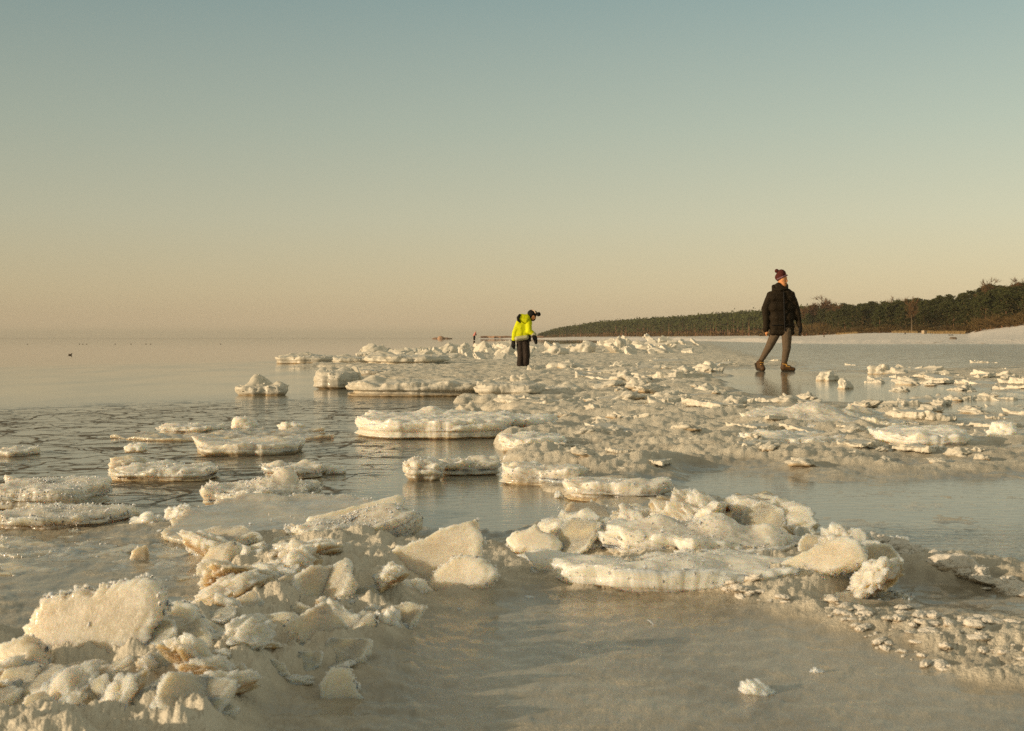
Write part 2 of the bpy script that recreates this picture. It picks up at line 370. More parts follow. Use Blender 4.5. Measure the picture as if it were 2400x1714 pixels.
# ---------------------------------------------------------------- snowy beach and wooded dune behind it
TB = np.array([  # px, shoreline distance, tree-line distance, photo row of tree foot, last-row distance, photo row of the treetops, tree height there
 (1180, 620, 1900, 791.0, 1950, 791, 1), (1262, 520, 1800, 791.0, 1900, 789, 5), (1300, 470, 1700, 790.3, 1820, 770, 12), (1400, 400, 1400, 790.0, 1650, 753, 18), (1500, 330, 1200, 789.6, 1500, 747, 19),
 (1600, 260, 1060, 789.2, 1300, 741, 19), (1700, 190, 930, 788.6, 1150, 734, 19), (1800, 150, 800, 788.0, 1000, 727, 18), (1880, 128, 620, 788.2, 820, 719, 16),
 (1950, 124, 520, 785.0, 700, 715, 15), (2000, 122, 460, 782.0, 640, 711, 14), (2100, 120, 420, 780.5, 590, 706, 14), (2200, 120, 390, 782.0, 540, 694, 13),
 (2270, 122, 370, 782.5, 500, 680, 13), (2300, 122, 345, 776.0, 480, 672, 13), (2400, 122, 300, 763.0, 430, 658, 12), (2600, 118, 270, 750.0, 390, 640, 12), (3300, 90, 230, 735.0, 340, 615, 12)], float)
def tb(px, k): return np.interp(px, TB[:, 0], TB[:, k])
def beach_z(x, y):
    d = y; px = W_PX / 2 + F_PX * x / np.maximum(d, 1)
    ds, dt, dh = tb(px, 1), tb(px, 2), tb(px, 4)
    zt = CAM_H + (HORIZON - tb(px, 3)) / F_PX * dt
    zh = np.maximum(CAM_H + (HORIZON - tb(px, 5)) / F_PX * dh - tb(px, 6), zt)
    u = (d - ds) / (dt - ds); v = (d - dt) / (dh - dt)
    n = fbm(np.stack([x * .05, d * .02, 0 * x], -1), 4); n2 = fbm(np.stack([x * .25, d * .1, 0 * x + 3], -1), 3)
    z = np.where(u < 0, -.8 + .8 * np.clip(1 + u * 12, 0, 1), 0) + np.where(u > 0, np.minimum(.42, u * 22) * np.clip(1 + n * 1.2, .3, 2) * np.clip(1.2 - u * 3, 0, 1) + (zt * np.clip(u, 0, 1) ** 1.25), 0)
    z = z + np.where((u > 0) & (u < 1), n2 * .14 + n * .12 * np.clip(u * 3, 0, 1), 0)
    z = z + np.clip(v, 0, 1) * (zh - zt)
    return z
def build_beach():
    pxs = np.linspace(1120, 3300, 620); u = np.concatenate([np.linspace(-.03, .05, 24, endpoint=False), np.linspace(.05, 1, 70, endpoint=False), np.linspace(1, 3.0, 30)])
    PX, U = np.meshgrid(pxs, u)
    wob = fbm(np.stack([PX.ravel() * .02, 0 * PX.ravel(), 0 * PX.ravel()], -1), 4).reshape(PX.shape)
    D = tb(PX, 1) * (1 + .07 * wob) + U * (tb(PX, 2) - tb(PX, 1))
    x = ((PX - W_PX / 2) / F_PX * D).ravel(); y = D.ravel()
    z = beach_z(x, y); sand = np.clip(.45 - np.abs(U - .006) * 60, 0, 1) + .30 * np.clip(1 - np.abs(U - .16) / .10, 0, 1) + np.clip((U - 1.0) * 8, 0, 1) + .9 * sm(1400, 1262, PX)* (U > .3)
    o = link('snowy_beach', mesh_np('snowy_beach', np.stack([x, y, z], -1), grid_faces(len(u), len(pxs)), {'sand': sand.ravel()}), M_SNOW)
    o['kind'] = 'structure'
build_beach()

# ---------------------------------------------------------------- trees
def leafy(name, cols, rough=.85):
    m, t, b = mat_new(name)
    oi = N(t, 'ShaderNodeObjectInfo').outputs['Random']; n = noise(t, .9, 3, .6, obj_co(t))
    c = mixc(t, mr(t, n, .3, .7, 0, 1), cols[0], cols[1]); c = mixc(t, mth(t, 'MULTIPLY', oi, .6), c, cols[2])
    t.links.new(c, b.inputs['Base Color']); b.inputs['Roughness'].default_value = rough; b.inputs['Specular IOR Level'].default_value = .15
    return m
M_PINE = leafy('pine_needles', [(.034, .044, .014), (.078, .084, .024), (.055, .052, .018)])
M_TWIG = leafy('bare_twigs', [(.12, .065, .028), (.20, .12, .05), (.10, .05, .03)])
M_RUST = leafy('rusty_twigs', [(.095, .060, .024), (.15, .095, .036), (.12, .085, .03)])
M_BARK = plain('pine_bark', (.20, .10, .055)); M_BIRCH = plain('birch_bark', (.17, .13, .085)); M_REED = plain('dry_grass', (.34, .24, .11))
def blades(rng, centers, size, n, flat=.5):
    """small leaf-like triangles spread round clump centres"""
    V = []; C = centers[rng.randint(len(centers), size=n)]
    c = C[:, :3] + rng.normal(size=(n, 3)) * C[:, 3:4] * np.array([1, 1, flat])
    a = rng.normal(size=(n, 3)); b = rng.normal(size=(n, 3)); a /= np.linalg.norm(a, axis=1)[:, None]; b /= np.linalg.norm(b, axis=1)[:, None]
    s = size * (.6 + .8 * rng.rand(n, 1))
    V = np.stack([c + a * s, c + b * s, c - (a + b) * s * .6], 1).reshape(-1, 3)
    return V, np.arange(3 * n).reshape(-1, 3)
def slivers(rng, P0, P1, w):
    n = len(P0); d = P1 - P0; s = np.cross(d, rng.normal(size=(n, 3))); s /= np.linalg.norm(s, axis=1)[:, None] + 1e-9
    return np.stack([P0 + s * w, P0 - s * w, P1], 1).reshape(-1, 3), np.arange(3 * n).reshape(-1, 3)
def limb(points, radii, k=6):
    V = []; Fc = []
    for i, (p, r) in enumerate(zip(points, radii)):
        for j in range(k):
            a = 2 * math.pi * j / k; V.append((p[0] + r * math.cos(a), p[1] + r * math.sin(a), p[2]))
    return np.array(V), grid_faces(len(points), k, True)
def join(parts):
    Vs = []; F3 = []; F4 = []; s = 0
    for V, Fc in parts:
        Vs.append(V); (F4 if Fc.shape[1] == 4 else F3).append(Fc + s); s += len(V)
    return np.concatenate(Vs), [np.concatenate(f) for f in (F3, F4) if f]
def pine_meshes(seed):
    r = np.random.RandomState(seed); H = 1.0; lean = r.normal(size=2) * .03
    pts = [(lean[0] * t, lean[1] * t, H * t * .93) for t in np.linspace(0, 1, 6)]; rad_ = [.017 * (1 - .8 * t) for t in np.linspace(0, 1, 6)]
    parts = [limb(pts, rad_)]
    C = []
    base = .12 + .22 * r.rand(); nb = 46
    for i in range(nb):
        t = base + (1 - base) * (i / nb) ** .85; z = H * t
        prof = (.19 * (1 - ((t - base) / (1 - base)) ** 1.8) ** .7 + .02) * (.6 + .5 * r.rand()) * min(1, .55 + (t - base) * 3)
        a = r.rand() * 6.28
        for q in (.45, .8, 1.05):
            C.append((lean[0] * t + math.cos(a) * prof * q, lean[1] * t + math.sin(a) * prof * q, z + prof * q * .18, .024 + .012 * r.rand()))
        P = np.array([[lean[0] * t, lean[1] * t, z]]); Q = P + [[math.cos(a) * prof, math.sin(a) * prof, prof * .2]]
        parts.append(slivers(r, P, Q, .006))
    V, Fc = blades(r, np.array(C), .019, 3000, .6)
    tv, tf = join(parts)
    return mesh_np('pine_trunk', tv, tf, smooth=False), mesh_np('pine_crown', V, Fc, smooth=False)
def bare_meshes(seed, wide=.30, bush=False):
    r = np.random.RandomState(seed); segs0 = []; segs1 = []
    def grow(p, d, L, lev):
        q = p + d * L; segs0.append(p); segs1.append(q)
        if lev == 0: return
        for _ in range(4 if lev > 1 else 6):
            nd = d + r.normal(size=3) * .55; nd[2] += .18; nd /= np.linalg.norm(nd)
            grow(p + d * L * (.35 + .6 * r.rand()), nd, L * (.55 + .25 * r.rand()), lev - 1)
    if bush:
        for _ in range(14):
            d = np.array([r.normal() * .55, r.normal() * .55, 1.0]); d /= np.linalg.norm(d); grow(np.zeros(3) + np.array([r.normal() * .06, r.normal() * .06, 0]), d, .45, 2)
        tr = limb([(0, 0, 0), (0, 0, .2)], [.03, .015])
    else:
        top = np.array([0, 0, .42]); tr = limb([(0, 0, 0), (0.01, 0, .25), (0, 0, .5), (.02, 0, .8)], [.02, .016, .010, .003])
        for i in range(12):
            a = r.rand() * 6.28; d = np.array([math.cos(a) * .6, math.sin(a) * .6, .9]); d /= np.linalg.norm(d); grow(np.array([0, 0, .25 + .45 * r.rand()]), d, .26, 3)
    P0 = np.array(segs0); P1 = np.array(segs1); V, Fc = slivers(r, P0, P1, .0045 if not bush else .010)
    return mesh_np('bare_trunk', tr[0], tr[1], smooth=False), mesh_np('bare_crown', V, Fc, smooth=False)
rng = np.random.RandomState(11)
def tree_proto(meshes, name, tm, cm):
    e = bpy.data.objects.new(name, None); COL.objects.link(e)
    link('trunk', meshes[0], tm, e); link('crown', meshes[1], cm, e); return e
def copy_tree(e, loc, s, rz, label, cat, group=None, used=set()):
    if e.name not in used: used.add(e.name); c = e
    else:
        c = e.copy(); COL.objects.link(c)
        for ch in e.children:
            k = ch.copy(); COL.objects.link(k); k.parent = c
    c.location = loc; c.scale = s; c.rotation_euler = (0, 0, rz); tag(c, label, cat, group); return c
PINES = [tree_proto(pine_meshes(s), 'pine_tree', M_BARK, M_PINE) for s in range(6)]
BARES = [tree_proto(bare_meshes(s), 'bare_tree', M_BARK, M_TWIG) for s in (31, 32, 33)]
BUSH = [tree_proto(bare_meshes(s, bush=True), 'bare_bush', M_BARK, M_RUST) for s in (41, 42)]
GP = 'pines on the dune behind the snowy beach'; LP = 'dark green pine in the dense wood on the dune behind the snowy beach'
tree_spots = []
for i in range(290):
    px = 1868 + (2490 - 1868) * rng.rand() ** .92; v = rng.rand() ** .8
    d = tb(px, 2) * 1.015 + v * (tb(px, 4) - tb(px, 2)); x = (px - W_PX / 2) / F_PX * d
    z = float(beach_z(np.array([x]), np.array([d]))[0]); H = tb(px, 6) * (.62 + .38 * v) * (.86 + .2 * rng.rand())
    copy_tree(PINES[i % 6], (x, d, z - .1), (H * 1.45, H * 1.45, H), rng.rand() * 6.28, LP, 'tree', GP)
def tree_at(proto, px, d, top, label, cat, wide=1.0, group=None, base=None):
    x = (px - W_PX / 2) / F_PX * d; z = float(beach_z(np.array([x]), np.array([float(d)]))[0])
    H = CAM_H + (HORIZON - top) / F_PX * d - z
    return copy_tree(proto, (x, d, z - .1), (H * wide, H * wide, H), rng.rand() * 6.28, label, cat, group)
tree_at(BARES[0], 1918, 640, 703, 'wide bare brown tree above the wood just right of the man in black', 'tree', 1.5)
tree_at(BARES[1], 1892, 640, 714, 'low bare tree directly beside the right arm of the man in the black coat', 'tree', 1.3)
tree_at(BARES[2], 1958, 600, 716, 'small bare tree between the wide bare crown and the first dark pines', 'tree', 1.2)
tree_at(BARES[0], 2325, 440, 662, 'bare tree crown standing above the pines near the top right of the dune', 'tree', 1.1)
tree_at(BARES[1], 2396, 400, 655, 'bare brown tree on the dune at the right edge of the photo', 'tree', 1.2)
tree_at(BARES[2], 2098, 560, 704, 'pale bare tree top above the middle of the pine wood', 'tree', 1.3)
GB = 'rusty bare bushes at the foot of the wood'; LB = 'rusty brown bare bush at the foot of the pine wood above the snow'
for i in range(64):
    px = 1866 + (2480 - 1866) * (i + rng.rand()) / 64; d = tb(px, 2) * (1.0 + .03 * rng.rand())
    hgt = (16 + 22 * rng.rand()) * (1.25 if 1866 < px < 1960 or px > 2270 else .8)
    tree_at(BUSH[i % 2], px, d, tb(px, 3) - hgt, LB, 'bush', 1.5 + .7 * rng.rand(), GB)
bt = bpy.data.objects.new('birch_tree', None); COL.objects.link(bt)
bm_ = bare_meshes(77); link('trunk', bm_[0], M_BIRCH, bt); link('crown', bm_[1], M_TWIG, bt)
d = 408; x = (2136 - 1200) / F_PX * d; z = float(beach_z(np.array([x]), np.array([float(d)]))[0]); bt.location = (x, d, z); bt.scale = (8, 8, 10.5)
tag(bt, 'pale birch trunk standing out against the middle of the dark pine wood', 'tree')

def far_wood():
    r = np.random.RandomState(5); C = []; B = []; T = []
    for i in range(2600):
        px = 1262 + (1885 - 1262) * r.rand(); v = r.rand() ** .7; d = tb(px, 2) + v * (tb(px, 4) - tb(px, 2)) * 1.0
        x = (px - W_PX / 2) / F_PX * d; z = float(beach_z(np.array([x]), np.array([d]))[0]); H = tb(px, 6) * (.90 + .12 * r.rand()) * (.86 + .14 * v)
        if v < .18 and r.rand() < .75: B.append((x, d, z + H * .10, H * .12)); continue
        w = H * (.10 + .05 * r.rand())
        for q in range(5):
            t = .34 + .56 * q / 4; C.append((x + r.normal() * w * .5, d + r.normal() * w * .4, z + H * t, w * (1.0, 1.25, 1.3, 1.1, .75)[q]))
        T.append((x, d, z, H))
    V, Fc = blades(r, np.array(C), 1.0, 90000, .7); V2, F2 = blades(r, np.array(B), .9, 6000, .7)
    T = np.array(T); P0 = T[:, :3].copy(); P1 = P0 + np.array([0, 0, 1]) * T[:, 3:4] * .8
    V3, F3 = slivers(r, P0, P1, .35)
    V4 = np.concatenate([V, V2, V3]); F4 = np.concatenate([Fc, F2 + len(V), F3 + len(V) + len(V2)])
    me = mesh_np('far_wood', V4, F4, smooth=False); o = link('far_wood', me, [M_PINE, M_RUST, M_BARK]); o['kind'] = 'stuff'
    me.polygons.foreach_set('material_index', np.concatenate([np.zeros(len(Fc)), np.ones(len(F2)), np.full(len(F3), 2)]).astype(np.int32))
    tag(o, 'dark pine wood on the far headland left of the man in the black coat', 'wood')
far_wood()
def undergrowth():
    r = np.random.RandomState(15); B = []
    for i in range(900):
        px = 1862 + (2520 - 1862) * r.rand(); v = r.rand(); d = tb(px, 2) * 1.01 + v * (tb(px, 4) - tb(px, 2)); x = (px - W_PX / 2) / F_PX * d
        z = float(beach_z(np.array([x]), np.array([d]))[0]); B.append((x, d, z + 1.2 + 2.2 * r.rand(), 1.2 + r.rand()))
    V, Fc = blades(r, np.array(B), .30, 42000, .9); o = link('undergrowth', mesh_np('undergrowth', V, Fc, smooth=False), leafy('undergrowth', [(.045, .040, .014), (.085, .060, .022), (.06, .045, .018)])); tag(o, 'dense brown and green undergrowth beneath the pines on the dune', 'undergrowth', kind='stuff')
undergrowth()

# ---------------------------------------------------------------- pieces of ice
ICO = None
def ico():
    global ICO
    if ICO is None:
        b = bmesh.new(); bmesh.ops.create_icosphere(b, subdivisions=1, radius=1)
        ICO = (np.array([v.co[:] for v in b.verts]), np.array([[v.index for v in f.verts] for f in b.faces])); b.free()
    return ICO
def outline(r, w, d, n=64, power=2.6, rough=.08, seed=0):
    a = np.linspace(0, 2 * math.pi, n, endpoint=False); c, s = np.cos(a), np.sin(a)
    k = (np.abs(c) ** power + np.abs(s) ** power) ** (-1 / power)
    lob = 1 + rough * 1.6 * fbm(np.stack([c * 1.3 + seed, s * 1.3, 0 * a + seed * .7], -1), 4)
    return np.stack([c * k * w / 2 * lob, s * k * d / 2 * lob], -1)
def ice_mesh(name, poly, thick, res=.004, bottom=-.03, edge=.35, mounds=(), top_amp=.012, side_amp=.012, jag=.0, crystals=0, csize=.006, seed=0, frost=.6, frost_edge=.4,
             stain=True, stain_h=.03, slab=False, lump_f=9.0, tier=0.0):
    """one closed piece of ice: outline in x/y, top at z=thick (a slab is centred on z=0)"""
    r = np.random.RandomState(seed + 1)
    P = np.asarray(poly, float); Q = np.roll(P, -1, 0); L = np.linalg.norm(Q - P, axis=1); cum = np.concatenate([[0], np.cumsum(L)])
    n = int(np.clip(cum[-1] / res, 40, 420)); t = np.linspace(0, cum[-1], n, endpoint=False)
    k = np.searchsorted(cum, t, side='right') - 1; f = (t - cum[k]) / L[k]; O = P[k] * (1 - f)[:, None] + Q[k] * f[:, None]
    cen = O.mean(0); dirn = O - cen; Rr = np.linalg.norm(dirn, axis=1).mean(); nr = np.linalg.norm(dirn, axis=1, keepdims=True)
    j = fbm(np.stack([O[:, 0] / Rr * 5, O[:, 1] / Rr * 5, np.full(n, seed * 3.1)], -1), 5, .65)
    O = O + dirn / nr * (j * (jag + .05 * Rr))[:, None]; dirn = O - cen
    half = thick / 2 if slab else thick
    e = min(edge * half / Rr, .3)
    if slab: prof = [(0, 1), (1 - e * 1.2, 1), (1 - e * .3, .7), (1, .0), (1 - e * .3, -.7), (1 - e * 1.2, -1), (0, -1)]
    else:
        b = bottom / thick
        prof = [(0, 1), (1 - e * 1.5, 1), (1 - e * .45, .93), (1 - e * .05, .74), (1.0, .5)] + ([(1 - tier, .42), (1 - tier * .9, .22), (1.0, .14)] if tier else []) + [(1 - e * .5, .16 if not tier else .05), (1 - e * .9, .0), (1 - e, b), (0, b)]
    prof = np.array(prof, float); pl = np.hypot(np.diff(prof[:, 0]) * Rr, np.diff(prof[:, 1]) * half); pc = np.concatenate([[0], np.cumsum(pl)])
    mrow = int(np.clip(pc[-1] / res, 24, 170)); s = np.linspace(0, pc[-1], mrow)
    rho = np.interp(s, pc, prof[:, 0]); zeta = np.interp(s, pc, prof[:, 1])
    X = cen[0] + rho[:, None] * dirn[None, :, 0]; Y = cen[1] + rho[:, None] * dirn[None, :, 1]; Z = np.repeat(zeta[:, None] * half, n, 1)
    rh = np.repeat(rho[:, None], n, 1)
    up = (zeta > .45)[:, None] * np.ones(n)
    for mx, my, ms, mh in mounds:                       # heaps on top: x, y, radius, height
        q = ((X - mx) ** 2 + (Y - my) ** 2) / ms ** 2
        Z = Z + up * mh * np.exp(-q) * (1 if slab else np.clip(zeta, 0, 1)[:, None])
    p = np.stack([X, Y, Z], -1).reshape(-1, 3)
    nrm = np.stack([dirn[None, :, 0] / nr.T * (rho[:, None] > .85) * 1.0, dirn[None, :, 1] / nr.T * (rho[:, None] > .85), np.clip(zeta[:, None] * 1.5, -1, 1) * (np.abs(zeta[:, None]) > (.5)) * np.ones(n)], -1).reshape(-1, 3)
    sd_ = np.array([seed * 5.3, seed * 1.7, 0])
    n1 = fbm(p * lump_f * np.array([1, 1, 2.6]) + sd_, 5, .5, 0) * 1.5; n1s = fbm(p * lump_f * np.array([.5, .5, 5.5]) + sd_, 4, .55, 0) * 1.6; n1 = np.where((rh.ravel() > .9) & (np.repeat(zeta[:, None], n, 1).ravel() < .8) & (not slab), n1s, n1); n2 = fbm(p * lump_f * 5 + sd_, 3, .6, 1); n3 = fbm(p * lump_f * 14, 4, .75, 0) * 1.6
    zt = np.repeat(np.clip((zeta - .3) / .5, 0, 1)[:, None], n, 1).ravel(); rim = np.clip((rh.ravel() - .8) / .2, 0, 1)
    edgef = rim if slab else 1.0
    amp = top_amp * zt * (.25 + .75 * edgef if slab else 1) + side_amp * rim
    p = p + nrm * (amp * (1.2 * n1 + .10 * n2 + .06 * n3))[:, None]
    # frost sits on top and on the edges, bare ice shows on the sides
    fr = frost + frost_edge * rim * (1 if slab else .0) + (0 if slab else -.30 * (1 - zt)) + .35 * n1 + .2 * n2
    st = (sm(stain_h, 0, p[:, 2] + .5 * stain_h * n1) if stain and not slab else np.zeros(len(p)))
    Fq = grid_faces(mrow, n, True)
    crystals = int(crystals * (.15 if slab else .6))
    if crystals:
        w = ((.10 if frost > .3 else .004) + rim ** (2 if frost > .3 else 6)) * (zt if not slab else (.01 + rim ** 4)) ; w = w / w.sum(); ci = r.choice(len(p), crystals, p=w)
        iv, jf = ico(); sz = csize * (.35 + 1.3 * r.rand(crystals) ** 3)
        jit = 1 + .55 * r.normal(size=(crystals, len(iv), 1)).clip(-1.2, 1.2) * .5; an = r.uniform(.35, 1.9, size=(crystals, 1, 3))
        cv = p[ci][:, None, :] + nrm[ci][:, None, :] * (sz * .4)[:, None, None] + iv[None] * jit * an * sz[:, None, None]
        cf = (jf[None] + (np.arange(crystals) * len(iv))[:, None, None] + len(p)).reshape(-1, 3)
        fr = np.concatenate([fr, np.repeat(fr[ci] + .6, len(iv))]); st = np.concatenate([st, np.repeat(st[ci], len(iv))]); p = np.concatenate([p, cv.reshape(-1, 3)])
        Fl = [cf, Fq]
    else: Fl = [Fq]
    return mesh_np(name, p, Fl, {'frost': np.clip(fr, -.4, 1.5), 'stain': np.clip(st, 0, 1)})

def ice_floe(name, x0, x1, ybase, h_px, depth, label, cat, mounds=(), seed=0, mat=None, rot=0.0, tilt=(0, 0), z=0.0, group=None, **k):
    """a floe lying in the water: photo columns x0..x1 and the row of its front waterline, height in photo pixels, depth in metres"""
    g_ = ground((x0 + x1) / 2, ybase); sc = g_.y / F_PX; w = (x1 - x0) * sc; h = h_px * sc
    r = random.Random(seed); md = [((mx - (x0 + x1) / 2) * sc, my * depth, ms * sc, mh * sc) for mx, my, ms, mh in mounds]
    pol = outline(r, w, depth, seed=seed + .3, rough=k.pop('lobes', .22), power=k.pop('power', 2.8))
    res = k.pop('res', max(.0028, g_.y / 1280 * 1.5))
    big = max(w, .25)
    k.setdefault('top_amp', .035 * big ** .5 * .6); k.setdefault('side_amp', min(.02, h * .35)); k.setdefault('tier', [0, .03, .07, .11, 0][seed % 5]); k['crystals'] = int(k.get('crystals', 900) * (1.0 if g_.y < 4.6 else .35)); k['csize'] = max(.0022, sc * .9); k.setdefault('lump_f', 6.5 / big ** .5)
    k.setdefault('bottom', -.03); k.setdefault('stain_h', .22 * h + .006)
    me = ice_mesh(name, pol, h, res=res, mounds=md, seed=seed, **k)
    o = link(name, me, mat or (M_ICE if g_.y < 9 else M_ICEFAR))
    o.location = (g_.x, g_.y + depth / 2, z); o.rotation_euler = (rad(tilt[0]), rad(tilt[1]), rad(rot))
    return tag(o, label, cat, group)

def standing_slab(name, pts, thick, lean, label, cat, seed=0, mat=None, ybase=None, yaw=0.0, z=-.004, dback=0.0, **k):
    """a plate standing on edge: its outline as photo pixels, leaning back by `lean` degrees from upright"""
    yb = ybase or max(p[1] for p in pts); g_ = ground(sum(p[0] for p in pts) / len(pts), yb); d = g_.y + dback; sc = d / F_PX
    cx = sum(p[0] for p in pts) / len(pts)
    pol = [((p[0] - cx) * sc / math.cos(rad(yaw)), (yb - p[1]) * sc / max(.25, math.cos(rad(lean)) + math.sin(rad(lean)) * CAM_H / d)) for p in pts]
    if sum(a[0] * b[1] - b[0] * a[1] for a, b in zip(pol, pol[1:] + pol[:1])) < 0: pol = pol[::-1]
    k.setdefault('crystals', 900); k['csize'] = .0026; k.setdefault('top_amp', .008); k.setdefault('side_amp', .010); k.setdefault('jag', .006)
    me = ice_mesh(name, pol, thick, res=max(.0026, sc * 4), slab=True, seed=seed, edge=.6, **k)
    me.transform(Matrix.Rotation(rad(90 - lean), 4, 'X'))
    o = link(name, me, mat or M_ICE); gg = at_dist(cx, d); o.location = (gg.x, gg.y, z); o.rotation_euler = (0, 0, rad(yaw))
    return tag(o, label, cat)

def clump_mesh(seed, name='ice_chunk', res=28,  spike=.35, n_cry=160, flat=.7, fr=.75, f0=1.6):
    r = np.random.RandomState(seed); b = bmesh.new(); bmesh.ops.create_icosphere(b, subdivisions=4 if res < 40 else (5 if res < 70 else 6), radius=1)
    V = np.array([v.co[:] for v in b.verts]); Fc = np.array([[v.index for v in f.verts] for f in b.faces]); b.free()
    s = np.array([seed * 3.7, seed * 1.3, 0]); n1 = fbm(V * f0 + s, 4, .5, 0) * 1.25 - .05; n2 = fbm(V * 3.4 + s, 5, .6, 0) * 1.5; n3 = fbm(V * 14 + s, 2, .6, 1)
    wv = np.round(V @ _G[seed % 200:seed % 200 + 7].T.astype(float) * 1.5) @ _G[seed % 200:seed % 200 + 7].astype(float) * .20
    q = (V + wv) * (1 + spike * 1.6 * n1 + .12 * n2 + .012 * n3 + (.010 * fbm(V * 34 + s, 3, .7, 0) if res >= 40 else 0))[:, None] * np.array([1, .85, flat])
    q[:, 2] = np.where(q[:, 2] < -.25, -.25 + (q[:, 2] + .25) * .2, q[:, 2]); q[:, 2] += .12
    frv = fr + .4 * n2 + .25 * q[:, 2]; st = sm(.22, .0, q[:, 2])
    P, Fl = q, Fc
    if n_cry:
        iv, jf = ico(); n_cry //= 2; ci = r.choice(len(q), n_cry); sz = .018 * (.4 + r.rand(n_cry)); jit = 1 + .3 * r.normal(size=(n_cry, len(iv), 1))
        cv = (q[ci][:, None] + iv[None] * jit * sz[:, None, None]).reshape(-1, 3); cf = (jf[None] + (np.arange(n_cry) * len(iv))[:, None, None] + len(q)).reshape(-1, 3)
        P = np.concatenate([q, cv]); Fl = np.concatenate([Fc, cf]); frv = np.concatenate([frv, np.repeat(frv[ci] + .2, len(iv))]); st = np.concatenate([st, np.repeat(st[ci], len(iv))])
    return mesh_np(name, P, Fl, {'frost': np.clip(frv, -.3, 1.5), 'stain': np.clip(st, 0, 1)})
def chunk(name, px, ybase, w_px, h_px, label, seed=0, depth=.8, cat='ice lump', mat=None, group=None, rz=0.0, dback=0.0, z=0.0, **k):
    """a lump: photo centre column, row of its foot, width and height in photo pixels"""
    g_ = ground(px, ybase); d = g_.y + dback; sc = d / F_PX
    me = clump_mesh(seed, name, res=60 if d < 5 else 28, n_cry=500 if d < 5 else 160, **k)
    # the mesh is scaled to the size wanted
    co = np.zeros(len(me.vertices) * 3, np.float32); me.vertices.foreach_get('co', co); co = co.reshape(-1, 3)
    c, s = math.cos(rz), math.sin(rz); co[:, :2] = co[:, :2] @ np.array([[c, s], [-s, c]])
    ext = co.max(0) - co.min(0); w = w_px * sc
    co[:, 0] = (co[:, 0] - (co[:, 0].max() + co[:, 0].min()) / 2) * w / ext[0]; co[:, 1] *= w * depth / ext[1]; co[:, 2] = co[:, 2] * (h_px * sc) / co[:, 2].max()
    me.vertices.foreach_set('co', co.ravel()); me.update()
    o = link(name, me, mat or (M_ICE if d < 9 else M_ICEFAR)); gg = at_dist(px, d); o.location = (gg.x, gg.y + w * depth * .35, z)
    return tag(o, label, cat, group)

# --- floes in the calm water, far to near
ice_floe('ice_floe', 640, 800, 853, 17, 1.6, 'long low white floe at the far left tip of the ice, reflected in calm water', 'ice floe', [(700, .1, 26, 9), (668, 0, 14, 5)], 1)
ice_floe('ice_floe', 770, 868, 856, 17, 1.3, 'low white floe joined behind the long tip floe, brown notch at its right end', 'ice floe', [(800, 0, 18, 8)], 2)
ice_floe('ice_floe', 842, 1040, 860, 24, 2.2, 'thick cream floe below the pointed heap in the far ice ridge', 'ice floe', [(880, .2, 25, 13), (1000, .1, 20, 4)], 3)
ice_floe('ice_floe', 838, 930, 880, 11, .8, 'narrow dark brown edged floe lying between the two thick far floes', 'ice floe', [(880, 0, 20, 3)], 4, frost=.35)
ice_floe('ice_floe', 555, 668, 928, 21, .42, 'small floe alone in calm water carrying a pointed white heap', 'ice floe', [(590, .0, 17, 28), (612, .1, 14, 16), (645, .0, 16, 13)], 5, lump_f=14, crystals=1200)
ice_floe('ice_floe', 732, 832, 913, 42, .5, 'blocky floe with cream top and brown waterline, left end of the front row', 'ice floe', [(745, 0, 14, 9), (800, .2, 16, 10)], 6)
standing_slab('ice_plate', [(800, 912), (806, 880), (813, 857), (822, 860), (848, 893), (856, 908)], .06, 30, 'grey leaning slab with a dark right edge beside the blocky cream floe', 'ice plate', 7, M_ICEFAR, yaw=-25, dback=.1, frost=.35)
ice_floe('ice_floe', 800, 1125, 931, 31, .95, 'long straight floe with a bright cream front and thin brown waterline', 'ice floe', [(860, .2, 26, 14), (930, .25, 30, 8), (1050, .2, 40, 9)], 8, lobes=.1, power=4)
ice_floe('ice_floe', 1112, 1275, 939, 36, .8, 'cream floe at the right end of the long straight floe, undercut by a brown hollow', 'ice floe', [(1140, 0, 22, 10), (1230, .1, 28, 6)], 9, tier=.10)
ice_floe('ice_floe', 1262, 1362, 930, 20, .6, 'low rounded white floe right of the undercut cream floe', 'ice floe', [(1335, 0, 20, 13)], 10)
ice_floe('ice_floe', 822, 1200, 1031, 45, .95, 'large cream floe in the centre with a sharp white front edge and low crest', 'ice floe', [(990, .25, 36, 20), (870, .05, 40, 8), (1130, .2, 40, 6)], 11, lobes=.12, power=3.4, crystals=2200, stain_h=.022, tier=.04, frost=.85)
chunk('ice_chunk', 1097, 994, 66, 26, 'glassy amber lump sitting on the back of the large cream floe', 12, fr=.2, dback=.5, z=.05)
ice_floe('ice_floe', 1172, 1302, 1019, 38, .5, 'white slab floe overlapping the right end of the large cream floe', 'ice floe', [(1190, 0, 26, 8), (1270, .1, 20, 8)], 13, frost=.9)
ice_floe('ice_floe', 1178, 1325, 1063, 32, .45, 'short white floe with a flat front, just right of the open pool', 'ice floe', [(1240, .2, 40, 8)], 14, frost=.85, crystals=1500)
for i, (x, y, w, h) in enumerate([(1262, 1072, 60, 34), (1310, 1060, 44, 26), (1235, 1082, 46, 22)]):
    chunk('frost_clump', x, y, w, h, ['grey frosty clump in front of the short flat fronted floe', 'small pale frosty clump at the right tip of the grey clumps', 'lowest of the three frosty clumps beside the short flat fronted floe'][i], 20 + i, cat='ice clump', f0=2.6)
ice_floe('ice_floe', 942, 1040, 1130, 46, .20, 'rounded bright floe with amber foot, left part of the curved pair', 'ice floe', [(975, 0, 26, 8)], 15, lump_f=16, crystals=1500, stain_h=.028)
